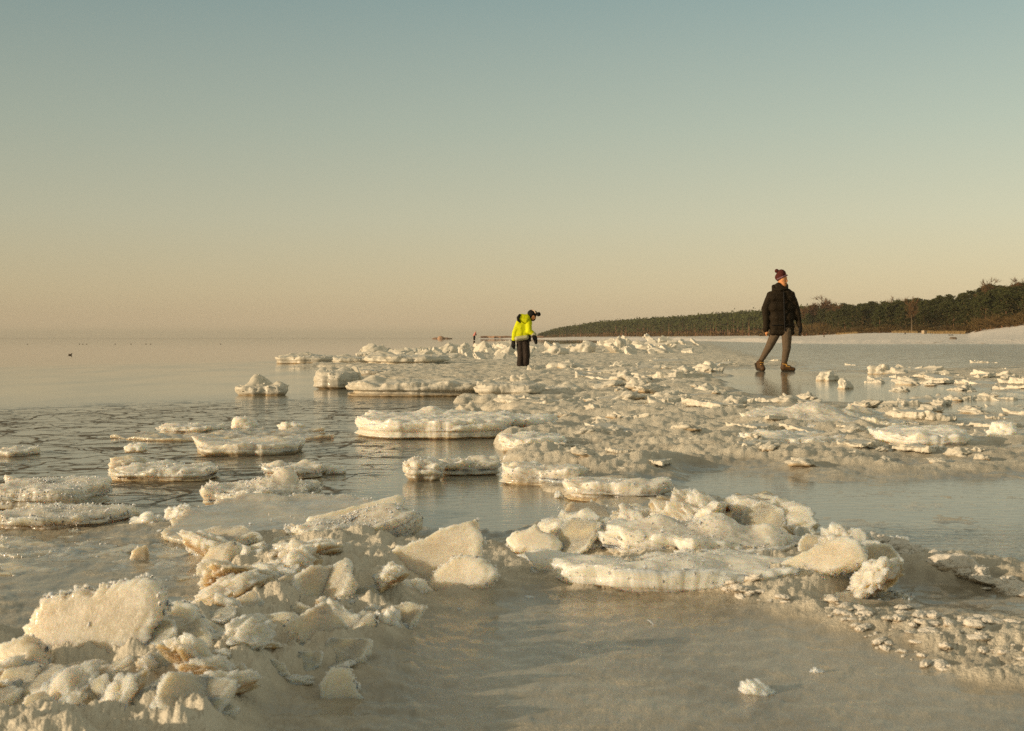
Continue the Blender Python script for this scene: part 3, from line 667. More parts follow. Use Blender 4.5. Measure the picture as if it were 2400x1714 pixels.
ice_floe('ice_floe', 1015, 1172, 1116, 34, .20, 'curved floe with a shadowed hollow in its front face', 'ice floe', [(1120, 0, 22, 8), (1160, 0, 14, 8)], 16, lump_f=14, crystals=1500, rot=8)
ice_floe('ice_floe', 1170, 1380, 1142, 42, .22, 'long rounded rim of ice running down to the right of the curved floe', 'ice floe', [(1200, 0, 26, 10), (1330, 0, 40, 6)], 17, rot=-24, lump_f=10, crystals=1800)
ice_floe('ice_floe', 1330, 1580, 1180, 42, .22, 'smooth cream continuation of the long rounded rim, with amber foot', 'ice floe', [(1370, 0, 36, 6), (1500, 0, 26, 10), (1560, .2, 20, 10)], 18, rot=-12, lump_f=9, crystals=1500)
chunk('ice_chunk', 1310, 1168, 26, 18, 'tiny ice lump alone in the water below the long rounded rim', 19)
chunk('ice_chunk', 1187, 1084, 18, 18, 'tiny white lump standing at the left tip of the long rounded rim', 24)
# left group
ice_floe('ice_floe', 425, 692, 1071, 28, .55, 'smooth oval tan floe, longest of the floes on the left', 'ice floe', [(460, 0, 30, 8), (630, .1, 34, 7)], 30, lump_f=5, crystals=900, frost=.55)
chunk('ice_chunk', 571, 1006, 64, 32, 'upright pale lump behind the smooth oval tan floe', 31, depth=.6, spike=.25, flat=1.0)
chunk('ice_chunk', 682, 1010, 78, 22, 'low tan lump right of the upright pale lump', 32)
ice_floe('ice_floe', 368, 500, 1019, 17, .35, 'low bright floe just left of the upright pale lump', 'ice floe', [(395, 0, 18, 6), (450, 0, 20, 5)], 33)
ice_floe('ice_floe', 300, 740, 1033, 5, .9, 'thin brown slush floe under the upright pale lump', 'ice floe', [], 34, frost=.15, lobes=.5)
chunk('ice_chunk', 292, 1110, 98, 36, 'amber lump leaning on the left end of a frosty floe', 35, fr=.15, dback=.12)
chunk('snow_cap', 312, 1086, 56, 20, 'bright white cap of snow lying on the amber lump', 36, cat='snow', fr=1.2, dback=.16, z=.045)
ice_floe('ice_floe', 243, 492, 1131, 27, .33, 'long frosty floe with amber foot in front of the amber lump', 'ice floe', [(400, .1, 40, 8), (300, .1, 26, 5)], 37, crystals=2200, frost=.7, stain_h=.03)
ice_floe('ice_floe', 604, 740, 1124, 27, .28, 'pale floe with two low humps behind the mounded floe', 'ice floe', [(640, 0, 22, 9), (705, 0, 22, 10)], 38, crystals=1200, stain_h=.028)
chunk('ice_chunk', 775, 1112, 70, 22, 'low rounded lump at the right end of the two humped floe', 39)
ice_floe('ice_floe', 455, 700, 1197, 46, .34, 'mounded floe with a tall snow heap on its right half, brown at the waterline', 'ice floe', [(652, .05, 32, 42), (605, .0, 40, 16), (475, -.05, 22, 16)], 40, lump_f=11, crystals=2600, stain_h=.045)
ice_floe('ice_floe', 640, 738, 1176, 34, .22, 'dark shaded block tucked against the right side of the mounded floe', 'ice floe', [(690, 0, 22, 8)], 41, frost=.1)
ice_floe('ice_floe', -60, 205, 1200, 54, .36, 'thick round floe at the left edge with a lit top and grey shadowed front', 'ice floe', [(40, .1, 50, 10), (150, .1, 40, 9)], 42, lump_f=7, crystals=2200, edge=.5)
ice_floe('ice_floe', -70, 268, 1252, 42, .30, 'flat topped floe below the thick round floe, amber and glinting at its front', 'ice floe', [(120, .1, 60, 8)], 43, lump_f=7, crystals=1800, stain_h=.045, frost=.5)
ice_floe('ice_floe', -30, 58, 1072, 14, .3, 'small low floe touching the left edge above the thick round floe', 'ice floe', [(20, 0, 20, 5)], 44)
# middle band of the foreground
ice_floe('ice_plate', 330, 860, 1292, 34, .75, 'broad smooth tan plate tilting up out of the slush behind the frosty ridge', 'ice plate', [], 50, top_amp=.006, tilt=(4, 1), frost=.12, crystals=900, lump_f=4, stain=False, lobes=.28)
for i, (x, y, w, h) in enumerate([(330, 1248, 120, 46), (410, 1236, 120, 54), (440, 1262, 100, 30), (365, 1270, 110, 26)]):
    chunk('frost_clump', x, y, w, h, ['frosty clump at the left corner of the broad tan plate', 'tallest frosty clump on the back edge of the broad tan plate', 'low frosty clump on the front of the broad tan plate', 'lowest frosty clump in the slush left of the broad tan plate'][i], 51 + i, cat='ice clump', f0=2.4, spike=.3)
ice_floe('ice_block', 672, 968, 1312, 78, .26, 'big block of ice with pale sloping top and dark shadowed front', 'ice block', [(760, 0, 60, 8), (900, .2, 60, 26)], 55, lump_f=7, crystals=2600, rot=12, tilt=(0, -5), frost=.45)
standing_slab('ice_plate', [(690, 1300), (720, 1262), (800, 1236), (880, 1214), (936, 1202), (940, 1222), (900, 1262), (800, 1300)], .05, 52, 'long sloping plate lying on top of the dark fronted block', 'ice plate', 56, dback=.10, z=.03, frost=.5)
standing_slab('ice_plate', [(730, 1400), (800, 1365), (880, 1325), (960, 1282), (1030, 1246), (1060, 1236), (1096, 1222), (1108, 1214), (1116, 1222), (1124, 1280), (1130, 1345), (1040, 1372), (960, 1400)], .045, 30, 'tall pointed slab of smooth pale ice at the centre of the foreground', 'ice plate', 57, yaw=-6, dback=.06, frost=.30, crystals=1500, ybase=1402)
standing_slab('ice_plate', [(985, 1398), (1004, 1345), (1040, 1310), (1064, 1296), (1118, 1298), (1154, 1326), (1158, 1344), (1140, 1376), (1090, 1402), (1040, 1404)], .05, 24, 'rounded white slab leaning against the tall pointed slab', 'ice plate', 58, yaw=-18, frost=.55, crystals=1500)
standing_slab('ice_plate', [(1182, 1276), (1196, 1256), (1232, 1242), (1250, 1232), (1268, 1246), (1300, 1256), (1318, 1276), (1312, 1300), (1260, 1306), (1200, 1298)], .07, 38, 'pale wedge of ice between the tall pointed slab and the wide thick slab', 'ice plate', 59, ybase=1322, frost=.6, yaw=-8)
ice_floe('ice_plate', 1268, 1945, 1402, 66, .30, 'wide thick slab with a long bright cream front face, right of centre', 'ice plate', [(1420, .1, 60, 12), (1640, .1, 90, 16)], 60, lump_f=5, crystals=1200, lobes=.26, power=4.5, frost=.95, edge=.8, side_amp=.016, stain_h=.006, rot=-3, tilt=(0, 0), tier=0, z=-.004)
ice_floe('ice_plate', 1420, 1900, 1345, 84, .30, 'crusty upper layer of snow lying along the top of the wide thick slab', 'ice plate', [(1560, .1, 60, 26), (1700, .1, 50, 34), (1820, 0, 40, 16)], 62, lump_f=7, crystals=1500, lobes=.4, power=2.2, frost=.85, edge=.8, side_amp=.022, stain=False, rot=3, tilt=(3, 3), tier=0)
for i, (x, y, w, h) in enumerate([(1290, 1345, 190, 40), (1180, 1352, 130, 26), (1215, 1420, 210, 20), (1405, 1300, 22, 26)]):
    chunk('frost_clump', x, y, w, h, ['low bank of pale frost in front of the pale wedge of ice', 'small frosty bank right of the rounded white slab', 'low granular frost patch on the tan ice before the wide thick slab', 'small frosty knob on the back edge of the wide thick slab'][i], 61 + i, cat='ice clump', f0=2.2, spike=.22, flat=.5)
standing_slab('ice_plate', [(1318, 1240), (1322, 1205), (1345, 1178), (1400, 1170), (1432, 1188), (1440, 1244)], .03, 62, 'thin brownish translucent plate standing behind the wide thick slab', 'ice plate', 66, M_GLASS, frost=.0, crystals=300, ybase=1262)
standing_slab('ice_plate', [(1436, 1250), (1440, 1200), (1470, 1180), (1500, 1176), (1560, 1205), (1600, 1216), (1620, 1250)], .035, 55, 'pale frosted plate right of the thin brownish plate', 'ice plate', 67, frost=.35, ybase=1268)
for i, (x, y, w, h, s) in enumerate([(1322, 1262, 46, 28, .8), (1560, 1268, 120, 40, .6), (1660, 1255, 120, 36, .6), (1900, 1292, 150, 30, .4), (2110, 1282, 70, 26, .6), (1740, 1222, 80, 24, .4), (1800, 1238, 110, 22, .35)]):
    chunk('ice_chunk', x, y, w, h, ['small white lump left of the thin brownish plate', 'frosty heap behind the middle of the wide thick slab', 'second frosty heap behind the right half of the wide thick slab', 'low tan heap where the wide thick slab meets the right hand pool',
          'frosty lump on the near shore of the right hand pool', 'small brown lump at the far edge of the frosty heaps', 'flat brown lump beside the right hand pool'][i], 70 + i, fr=s, f0=2.2)
# right end of the thick slab
standing_slab('ice_plate', [(1790, 1372), (1840, 1320), (1900, 1272), (1950, 1250), (1990, 1262), (2010, 1300), (1970, 1322), (1900, 1352), (1850, 1388)], .05, 40, 'steep plate rising at the right end of the wide thick slab', 'ice plate', 80, yaw=-28, frost=.45, ybase=1400)
standing_slab('ice_plate', [(1800, 1398), (1806, 1372), (1850, 1342), (1900, 1332), (1948, 1342), (1956, 1370), (1930, 1392), (1870, 1402)], .03, 48, 'blue grey rounded plate leaning below the dark hollow', 'ice plate', 81, M_GLASS, frost=.1, crystals=500, ybase=1408)
chunk('ice_chunk', 1985, 1300, 90, 36, 'dark grey lump beside the steep plate', 82, fr=.1)
chunk('ice_chunk', 1990, 1388, 70, 42, 'white lump with glints right of the blue grey plate', 83, fr=.8)
ice_floe('ice_plate', 1950, 2175, 1450, 16, .25, 'thin tan plate lying right of the white glinting lump', 'ice plate', [(2160, 0, 16, 14)], 84, frost=.2, crystals=600)
# granular frost bands to the right
rr = random.Random(3); fcl = [clump_mesh(200 + s, 'frost_clump', n_cry=260, f0=2.8, spike=.28, flat=.6) for s in range(6)]; fch = [clump_mesh(300 + s, 'ice_chunk', n_cry=90, f0=1.7, spike=.4, flat=.75, fr=.65) for s in range(9)]
def scatter(name, meshes, pts, label, cat, group, mat):
    for i, (x, y, s, sz) in enumerate(pts):
        o = link(name, meshes[i % len(meshes)]); 
        if not o.data.materials: o.data.materials.append(mat)
        o.location = (x, y, float(sheet_height(np.array([x]), np.array([y]))[0][0]) - .12 * sz * s if sz > 0 else 0); o.scale = (s, s * rr.uniform(.7, 1.1), s * abs(sz)); o.rotation_euler = (rr.uniform(-.2, .2), rr.uniform(-.2, .2), rr.uniform(0, 6.28))
        tag(o, label, cat, group)
pts = []
def along(line, n, spread, s0, s1, fl=.8):
    for _ in range(n):
        t = rr.random() * (len(line) - 1); i = int(t); f = t - i
        px = line[i][0] * (1 - f) + line[i + 1][0] * f + rr.gauss(0, spread * 1.5); py = line[i][1] * (1 - f) + line[i + 1][1] * f + rr.gauss(0, spread * .5)
        g_ = ground(px, py); pts.append((g_.x, g_.y, (s0 * .45 + (s1 * .8 - s0 * .45) * rr.random() ** 2.5) * g_.y / F_PX, fl * rr.uniform(.6, 1.2)))
along([(1690, 1408), (1800, 1425), (1920, 1450), (2050, 1480)], 55, 9, 8, 22); along([(1960, 1470), (2060, 1520), (2240, 1590)], 40, 8, 7, 18); along([(2080, 1480), (2200, 1520), (2420, 1580)], 70, 26, 6, 20); along([(2200, 1490), (2420, 1500)], 26, 10, 8, 24)
scatter('frost_clump', fcl, pts, 'small granular frost clump in the crumbly band across the lower right', 'ice clump', 'frost clumps in the lower right band', M_FROST)
pts = []; along([(2015, 1312), (2100, 1325), (2180, 1345), (2290, 1372), (2420, 1395)], 60, 7, 14, 40)
scatter('frost_clump', fcl, pts, 'rounded frost clump in the raised rim along the right hand pool', 'ice clump', 'frost clumps in the rim by the pool', M_FROST)
chunk('frost_clump', 1784, 1640, 96, 40, 'frosty white lump alone on the wet ice at the bottom right', 90, cat='ice clump', f0=2.4, spike=.25)
chunk('frost_clump', 1926, 1590, 46, 24, 'smaller frosty lump up and right of the lone white lump', 91, cat='ice clump', f0=2.4, spike=.25)
# the big slab and the rough heap at the lower left
standing_slab('ice_plate', [(16, 1590), (22, 1470), (46, 1394), (110, 1374), (180, 1364), (250, 1350), (326, 1334), (346, 1352), (370, 1392), (352, 1430), (338, 1500), (320, 1560), (290, 1610), (160, 1640)], .055, 14, 'large upright slab of smooth dull ice with frosted rim at the lower left', 'ice plate', 100, yaw=-12, frost=.38, crystals=3600, jag=.016, ybase=1650, lump_f=8)
standing_slab('ice_plate', [(336, 1560), (332, 1460), (352, 1428), (400, 1420), (436, 1432), (444, 1458), (460, 1472), (466, 1505), (440, 1540), (380, 1590)], .05, 20, 'frosty bright slab tucked behind the right side of the large upright slab', 'ice plate', 101, yaw=-10, dback=.06, frost=.6, crystals=1500, ybase=1620)
standing_slab('ice_plate', [(-60, 1640), (-50, 1500), (10, 1462), (60, 1480), (80, 1560), (60, 1640)], .06, 26, 'rounded amber slab at the left edge beside the large upright slab', 'ice plate', 102, yaw=-20, frost=.3, ybase=1680, dback=-.02)
LOW = [(420, 1640, 240, 115, 'big mound of frosted ice right of the large upright slab', .35, .5), (350, 1700, 130, 90, 'bright frosted lump at the foot of the big mound', .8, .7), (250, 1690, 170, 70, 'rough frosty lump in front of the large upright slab', .5, .6),
       (110, 1720, 230, 80, 'low amber heap of rough ice in the bottom left corner', .3, .6), (10, 1700, 150, 90, 'rough amber heap at the bottom of the left edge', .3, .7), (470, 1700, 80, 50, 'small crusty lump below the leaf shaped shard', .6, .7),
       (560, 1570, 240, 60, 'grey brown bank of ice sloping right from the big mound', .15, .5), (200, 1800, 260, 80, 'crusty heap cut by the bottom edge of the photo', .4, .6), (430, 1790, 160, 70, 'pale lump cut by the bottom edge right of the crusty heap', .6, .6)]
for i, (x, y, w, h, lb, fr_, fl) in enumerate(LOW): chunk('ice_heap' if w > 200 else 'ice_chunk', x, y, w, h, lb, 110 + i, fr=fr_, flat=fl, f0=2.0, spike=.3, cat='ice heap' if w > 200 else 'ice lump')
standing_slab('ice_shard', [(448, 1612), (462, 1588), (516, 1572), (506, 1598), (492, 1620), (462, 1628)], .02, 30, 'small leaf shaped shard standing on the big mound', 'ice shard', 120, dback=.02, ybase=1640, z=.02, crystals=200, frost=.5)
standing_slab('ice_shard', [(748, 1650), (752, 1590), (770, 1560), (810, 1556), (828, 1580), (842, 1620), (872, 1648), (800, 1656)], .03, 32, 'flat pale shard standing alone on the brown wet ice, lower centre left', 'ice shard', 121, frost=.45, crystals=700, ybase=1660)
standing_slab('ice_shard', [(300, 1320), (312, 1290), (338, 1276), (348, 1300), (346, 1322)], .03, 20, 'glassy amber shard glinting alone on the left slush', 'ice shard', 122, M_GLASS, frost=.1, crystals=100, ybase=1324)
RID = [(560, 1345, 150, 66, 'frosty mound at the left end of the foreground ridge'), (660, 1350, 140, 48, 'second frosty mound of the foreground ridge'), (760, 1330, 130, 50, 'frosty mound of the ridge below the dark fronted block'), (850, 1335, 110, 40, 'low frosty mound left of the pointed slab'),
       (700, 1392, 80, 46, 'bright snow patch standing in the middle of the foreground ridge'), (600, 1490, 260, 62, 'long bright hump of ice in the middle of the left foreground'), (760, 1470, 170, 62, 'grey frosted hump right of the long bright hump'), (905, 1520, 110, 92, 'knobbly frosted lump at the right end of the ridge foot'),
       (830, 1530, 110, 60, 'knobbly lump just left of the ridge foot lump'), (960, 1420, 120, 60, 'frosty lump below the rounded white slab'), (780, 1560, 130, 46, 'crumbly frost lump behind the flat pale shard'), (1070, 1455, 70, 26, 'small broken plate lying on the tan ice below the rounded slab'),
       (520, 1530, 150, 40, 'low grey lump behind the big mound'), (640, 1430, 160, 40, 'grey lump in the shadow between two frosty mounds'), (850, 1440, 140, 40, 'low lump in front of the tall pointed slab')]
for i, (x, y, w, h, lb) in enumerate(RID): chunk('frost_clump', x, y, w, h, lb, 130 + i, fr=[.75, .6, .65, .6, 1.1, .7, .35, .6, .65, .55, .5, .5, .3, .3, .5][i], f0=2.3, spike=.3, flat=.6, cat='ice clump', depth=[.8, 1][i % 2])
for i, (x0, x1, y, h, dp, lb) in enumerate([(-80, 320, 1312, 8, .5, 'flat tan plate on the left between two blue puddles'), (-80, 515, 1372, 10, .55, 'long brown plate with a rounded right end behind the large upright slab'), (480, 800, 1420, 16, .3, 'flat grey plate under the bright snow patch of the ridge'), (600, 760, 1225, 10, .3, 'small pinkish plate behind the big dark fronted block')]):
    ice_floe('ice_plate', x0, x1, y, h, dp, lb, 'ice plate', [], 150 + i, frost=.05 + .1 * (i > 1), top_amp=.010, crystals=350, stain=False, lobes=.35)

# the jagged heap of the left foreground: broken pieces thrown over one another
def near_proto(seed, th):
    r = random.Random(seed); n = r.randint(5, 8); a = [2 * math.pi * (i + r.uniform(-.3, .3)) / n for i in range(n)]
    pol = [(math.cos(t) * r.uniform(.6, 1.15) * .5, math.sin(t) * r.uniform(.6, 1.15) * .5) for t in a]
    return ice_mesh('ice_plate', pol, th, res=.009, slab=True, seed=seed, top_amp=.022, side_amp=.035, crystals=400, csize=.012, lump_f=3, jag=.03, frost=.12, frost_edge=.7)
npz = [near_proto(700 + i, [.14, .22, .18, .3][i % 4]) for i in range(8)]; ncl = [clump_mesh(800 + s, 'ice_chunk', res=80, n_cry=300, f0=1.5, spike=.35, flat=.6, fr=.55) for s in range(6)]
ZONE = [(480, 1300), (800, 1300), (1000, 1330), (1060, 1420), (960, 1470), (900, 1560), (640, 1660), (520, 1790), (-80, 1790), (-80, 1640), (330, 1640), (420, 1540), (560, 1500), (480, 1400)]
k = 0
while k < 120:
    px, py = rr.uniform(-80, 1100), rr.uniform(1290, 1800)
    if not inpoly(np.array([px]), np.array([py]), ZONE)[0] or (740 < px < 1180 and py < 1445): continue
    g_ = ground(px, py); flat_ = k % 5 < 3; s = ((70 + 170 * rr.random() ** 1.6) if flat_ else (35 + 80 * rr.random() ** 2)) * g_.y / F_PX
    o = link('ice_plate' if flat_ else 'ice_chunk', npz[(k * 3) % 8] if flat_ else ncl[k % 6])
    if not o.data.materials: o.data.materials.append(M_ICE)
    if not flat_: s *= .55
    o.location = (g_.x, g_.y, float(sheet_height(np.array([g_.x]), np.array([g_.y]))[0][0]) + (-.02 if flat_ else -.14) * s); o.scale = (s, s * rr.uniform(.7, 1.1), s * rr.uniform(.7, 1.1))
    o.rotation_euler = Euler((rad(rr.uniform(8, 50)), rad(rr.gauss(-8, 16)), rad(rr.uniform(-60, 60) if flat_ else rr.uniform(0, 360))))
    if flat_: tag(o, 'angular broken plate thrown up in the jagged heap of the left foreground', 'ice plate', 'broken plates of the left foreground heap')
    else: tag(o, 'rough frosted lump in the jagged ice heap of the left foreground', 'ice lump', 'frosted lumps of the left foreground heap')
    k += 1

CREST = [(1330, 1290), (1480, 1262), (1640, 1255), (1780, 1262), (1900, 1290), (2000, 1330), (2060, 1380)]
for k in range(34):
    t = rr.random() * 6; i = int(t); f = t - i; px = CREST[i][0] * (1 - f) + CREST[i + 1][0] * f; py = CREST[i][1] * (1 - f) + CREST[i + 1][1] * f + rr.gauss(22, 12)
    g_ = ground(px, py); s = (50 + 110 * rr.random() ** 1.5) * g_.y / F_PX; flat_ = k % 2 == 0
    o = link('ice_plate' if flat_ else 'ice_chunk', npz[(k * 3) % 8] if flat_ else ncl[k % 6])
    if not flat_: s *= .45
    o.location = (g_.x, g_.y, .05 + (.10 if flat_ else 0) * s); o.scale = (s, s, s * .8); o.rotation_euler = Euler((rad(rr.uniform(20, 60)), rad(rr.gauss(-5, 20)), rad(rr.uniform(-60, 60))))
    if flat_: tag(o, 'frosted plate standing in the crest behind and right of the wide thick slab', 'ice plate', 'plates of the crest behind the wide slab')
    else: tag(o, 'frosty lump in the crest behind and right of the wide thick slab', 'ice lump', 'lumps of the crest behind the wide slab')

# --- rubble field in the middle distance
ice_floe('ice_floe', 2080, 2305, 1056, 38, .6, 'long bright white floe with a yellow foot, right of the middle rubble', 'ice floe', [(2240, 0, 50, 10)], 160, frost=1.0, stain_h=.035, lobes=.15)
chunk('ice_chunk', 2368, 1040, 96, 54, 'white lump of ice at the right edge beyond the long bright floe', 161, fr=.95)
ice_floe('ice_plate', 1780, 2060, 1018, 30, .9, 'broad pale plate leaning up in the middle of the right hand rubble', 'ice plate', [(1960, .2, 70, 26), (1850, 0, 50, 10)], 162, tilt=(5, 0), frost=.6)
ice_floe('ice_plate', 2020, 2180, 1010, 24, .8, 'smooth grey plate sloping down to a dark hollow at its right end', 'ice plate', [(2060, .2, 50, 16)], 163, tilt=(3, 6), frost=.25)
ice_floe('ice_plate', 1770, 2000, 1058, 28, .6, 'wide rounded pale floe in front of the broad leaning plate', 'ice floe', [(1830, 0, 50, 10)], 164, frost=.65)
for i, (x, y, w, h, lb) in enumerate([(1945, 893, 64, 24, 'white lump on the flat ice right of the man'), (2070, 878, 70, 26, 'pointed white heap on the flat ice further right of the man'), (1985, 912, 44, 26, 'small upright pale plate on the wet ice right of the man'), (1665, 872, 62, 26, 'white hump on the ice just left of the man'),
      (1590, 880, 40, 18, 'low white hump two steps left of the man'), (1455, 868, 60, 22, 'broad white hump between the child and the man'), (2320, 1115, 60, 14, 'low tan lump before the smooth right hand pool'), (1222, 905, 56, 30, 'grey knobbly lump at the feet of the child'), (1250, 878, 34, 24, 'small grey lump just right of the feet of the child'), (1180, 900, 50, 18, 'flat pale lump left of the feet of the child')]):
    chunk('ice_chunk', x, y, w, h, lb, 170 + i, fr=.8 if i < 7 else .45, depth=.9)
rows = []
for k in range(95):
    while True:
        px = rr.uniform(1150, 2420); py = rr.choice([rr.uniform(868, 960), rr.uniform(868, 1110)])
        if px > 1660 and 868 < py < 935 and px < 2050: continue
        if px < 1340 and py > 880 and px < 1130 + (py - 880) * .6: continue
        if px < 1400 and 885 < py < 945: continue
        if px > 1750 and rr.random() < .45: continue
        if 1150 < px < 1310 and py < 912: continue
        break
    g_ = ground(px, py); rows.append((g_.x, g_.y, rr.uniform(8, 34) * g_.y / F_PX * .8, rr.uniform(.35, .75)))
scatter('ice_chunk', fch, rows, 'rough pale ice lump lying in the wide rubble field between the people and the camera', 'ice lump', 'ice lumps in the middle rubble field', M_ICEFAR)
def flat_proto(seed):
    r = random.Random(seed); a = sorted(r.uniform(0, 6.28) for _ in range(9))
    pol = [(math.cos(t) * r.uniform(.75, 1.1) * .5, math.sin(t) * r.uniform(.75, 1.1) * .5) for t in a]
    return ice_mesh('ice_plate', pol, .085, res=.014, slab=True, seed=seed, top_amp=.05, side_amp=.035, crystals=200, csize=.012, lump_f=4, jag=.03, frost=.35, frost_edge=.5)
fp_ = [flat_proto(450 + i) for i in range(8)]; rows = []
while len(rows) < 95:
    px = rr.uniform(1140, 2440); py = rr.choice([rr.uniform(850, 960), rr.uniform(880, 1120)])
    if px > 1660 and 868 < py < 930 and px < 2050: continue
    if px < 1340 and py > 870 and px < 1130 + (py - 870) * .6: continue
    if px < 1400 and 885 < py < 945: continue
    if (py > 1085 and px > 1560) or (1140 < px < 1320 and py < 915): continue
    rows.append((px, py))
for i, (px, py) in enumerate(rows):
    g_ = ground(px, py); s = rr.uniform(50, 190) * g_.y / F_PX; o = link('ice_plate', fp_[i % 8])
    if not o.data.materials: o.data.materials.append(M_ICEFAR)
    o.location = (g_.x, g_.y, float(sheet_height(np.array([g_.x]), np.array([g_.y]))[0][0]) - .02 * s); s = min(s, 1.0); o.scale = (s, s * rr.uniform(.8, 1.3), s * .9)
    o.rotation_euler = Euler((rad(rr.uniform(-2, 8)), rad(rr.gauss(0, 4)), rad(rr.uniform(0, 360)))); tag(o, 'thin broken plate of pale ice with a frosted edge, tilted in the middle rubble field', 'ice plate', 'broken plates in the middle rubble field')
# rubble slabs of the far ridge: plates that lean, lit on the left and dark on the right
def slab_proto(seed):
    r = random.Random(seed); a = sorted(r.uniform(0, 6.28) for _ in range(7))
    pol = [(math.cos(t) * r.uniform(.7, 1.1) * .5, math.sin(t) * r.uniform(.7, 1.1) * .5) for t in a]
    return ice_mesh('ridge_block', pol, .22, res=.03, slab=True, seed=seed, top_amp=.05, side_amp=.06, crystals=80, csize=.03, lump_f=3, jag=.03, frost=.7)
sl = [slab_proto(400 + i) for i in range(8)]
def ridge(pts, label, group):
    for i, (px, py, size, tall) in enumerate(pts):
        o = link('ridge_block', sl[i % 8]); 
        if not o.data.materials: o.data.materials.append(M_ICEFAR)
        d = ground(px, py).y; g_ = at_dist(px, d, .02); s = size * d / F_PX
        o.location = (g_.x, g_.y, .25 * s * tall); o.scale = (s, s * 1.1, s)
        o.rotation_euler = Euler((rad(rr.uniform(10, 34)), rad(rr.uniform(12, 38) * rr.choice([1, 1, 1, -.5])), rad(rr.uniform(-50, 50)))); tag(o, label, 'ice plate', group)
P = []
for k in range(84):
    px = 990 + 640 * rr.random(); yb = 842 - 24 * (px - 990) / 640 + rr.uniform(-14, 14); P.append((px, max(812, yb), rr.uniform(20, 50), 1))
ridge(P, 'leaning snow covered slab in the long jagged ridge stretching behind the child', 'slabs of the far ridge')
P = [(rr.uniform(850, 1030), rr.uniform(838, 852), rr.uniform(24, 50), 1.2) for k in range(26)]
ridge(P, 'tilted slab in the jagged heap left of the child at the water edge', 'slabs of the heap by the water')
for i, (x, y, w, h, lb) in enumerate([(868, 846, 76, 42, 'highest pointed white heap left of the child, above the thick cream floe'), (938, 848, 90, 34, 'broad heap right of the highest pointed heap'), (990, 852, 70, 34, 'sharp tan pyramid of ice at the right of the heap by the water'), (1045, 842, 60, 40, 'pointed white heap halfway between the pyramid and the child'),
      (1085, 838, 50, 36, 'steep slab heap with a dark right face left of the child'), (1132, 836, 56, 38, 'white heap nearest on the left of the child'), (1190, 840, 70, 30, 'low white heap behind the left arm of the child'), (1300, 836, 70, 28, 'first low heap right of the child'), (1368, 832, 64, 34, 'dark sided heap right of the child'),
      (1452, 828, 36, 42, 'tallest narrow spire of ice on the ridge right of the child'), (1502, 826, 56, 26, 'wide white heap next to the tallest spire'), (1540, 832, 60, 18, 'last heap of the ridge towards the man')]):
    chunk('ice_heap', x, y, w, h, lb, 190 + i, f0=1.1, spike=.28, depth=.9, cat='ice heap', fr=.55)

# ---------------------------------------------------------------- fused bodies: tapered limbs grown into one continuous skin
def _cap(bm, p, r, q, s, fx=1.0, fy=1.0):
    p, q = Vector(p), Vector(q); L = (q - p).length; n = max(2, int(L / (min(r, s) * .35)) + 1)
    for i in range(n):
        t = i / (n - 1); c = p.lerp(q, t); rr_ = r * (1 - t) + s * t
        m = Matrix.Translation(c) @ Matrix.Diagonal((rr_ * fx, rr_ * fy, rr_, 1))
        bmesh.ops.create_icosphere(bm, subdivisions=2, radius=1, matrix=m)
def fuse(name, caps, voxel, mat, parent=None, smooth=4, disp=None):
    b = bmesh.new()
    for c in caps: _cap(b, *c)
    me = bpy.data.meshes.new(name); b.to_mesh(me); b.free()
    tmp = bpy.data.objects.new(name, me); COL.objects.link(tmp)
    r = tmp.modifiers.new('r', 'REMESH'); r.mode = 'VOXEL'; r.voxel_size = voxel
    if smooth: sm_ = tmp.modifiers.new('s', 'SMOOTH'); sm_.iterations = smooth; sm_.factor = .5
    dg = bpy.context.evaluated_depsgraph_get(); out = bpy.data.meshes.new_from_object(tmp.evaluated_get(dg))
    bpy.data.objects.remove(tmp); bpy.data.meshes.remove(me); out.name = name
    if disp:
        n = len(out.vertices); co = np.zeros(n * 3, np.float32); out.vertices.foreach_get('co', co); co = co.reshape(-1, 3)
        nr = np.array([v.normal[:] for v in out.vertices], np.float32); co = co + nr * disp(co)[:, None]; out.vertices.foreach_set('co', co.ravel()); out.update()
    out.polygons.foreach_set('use_smooth', np.ones(len(out.polygons), bool))
    return link(name, out, mat, parent)
SKIN = plain('skin', (.66, .29, .12), .55, .08, 20); COAT = plain('black_coat', (.020, .0135, .0065), .8, .3, 8, .006, 30, spec=.15); GREY = plain('grey_trousers', (.115, .082, .052), .9, .15, 40)
BOOT = plain('tan_leather', (.075, .038, .012), .6, .3, 25); BLK = plain('black_cloth', (.008, .007, .006), .8, .2, 20); WOOLR = plain('red_wool', (.075, .017, .013), .95, .3, 60, .004, 120)
WOOLP = plain('mauve_wool', (.20, .10, .12), .95, .2, 60); LACE = plain('yellow_lace', (.50, .27, .06), .8); SOLE = plain('dark_sole', (.03, .02, .01), .8)
HIVIS = plain('yellow_jacket', (.60, .63, .0), .8, .12, 10, .008, 22); GREYB = plain('silver_band', (.42, .40, .24), .6, .1, 20); SNOWP = plain('dark_snow_trousers', (.022, .013, .008), .75, .3, 12); WHT = plain('cream_wool', (.55, .42, .32), .9); HAIR = plain('brown_hair', (.05, .025, .012), .8)

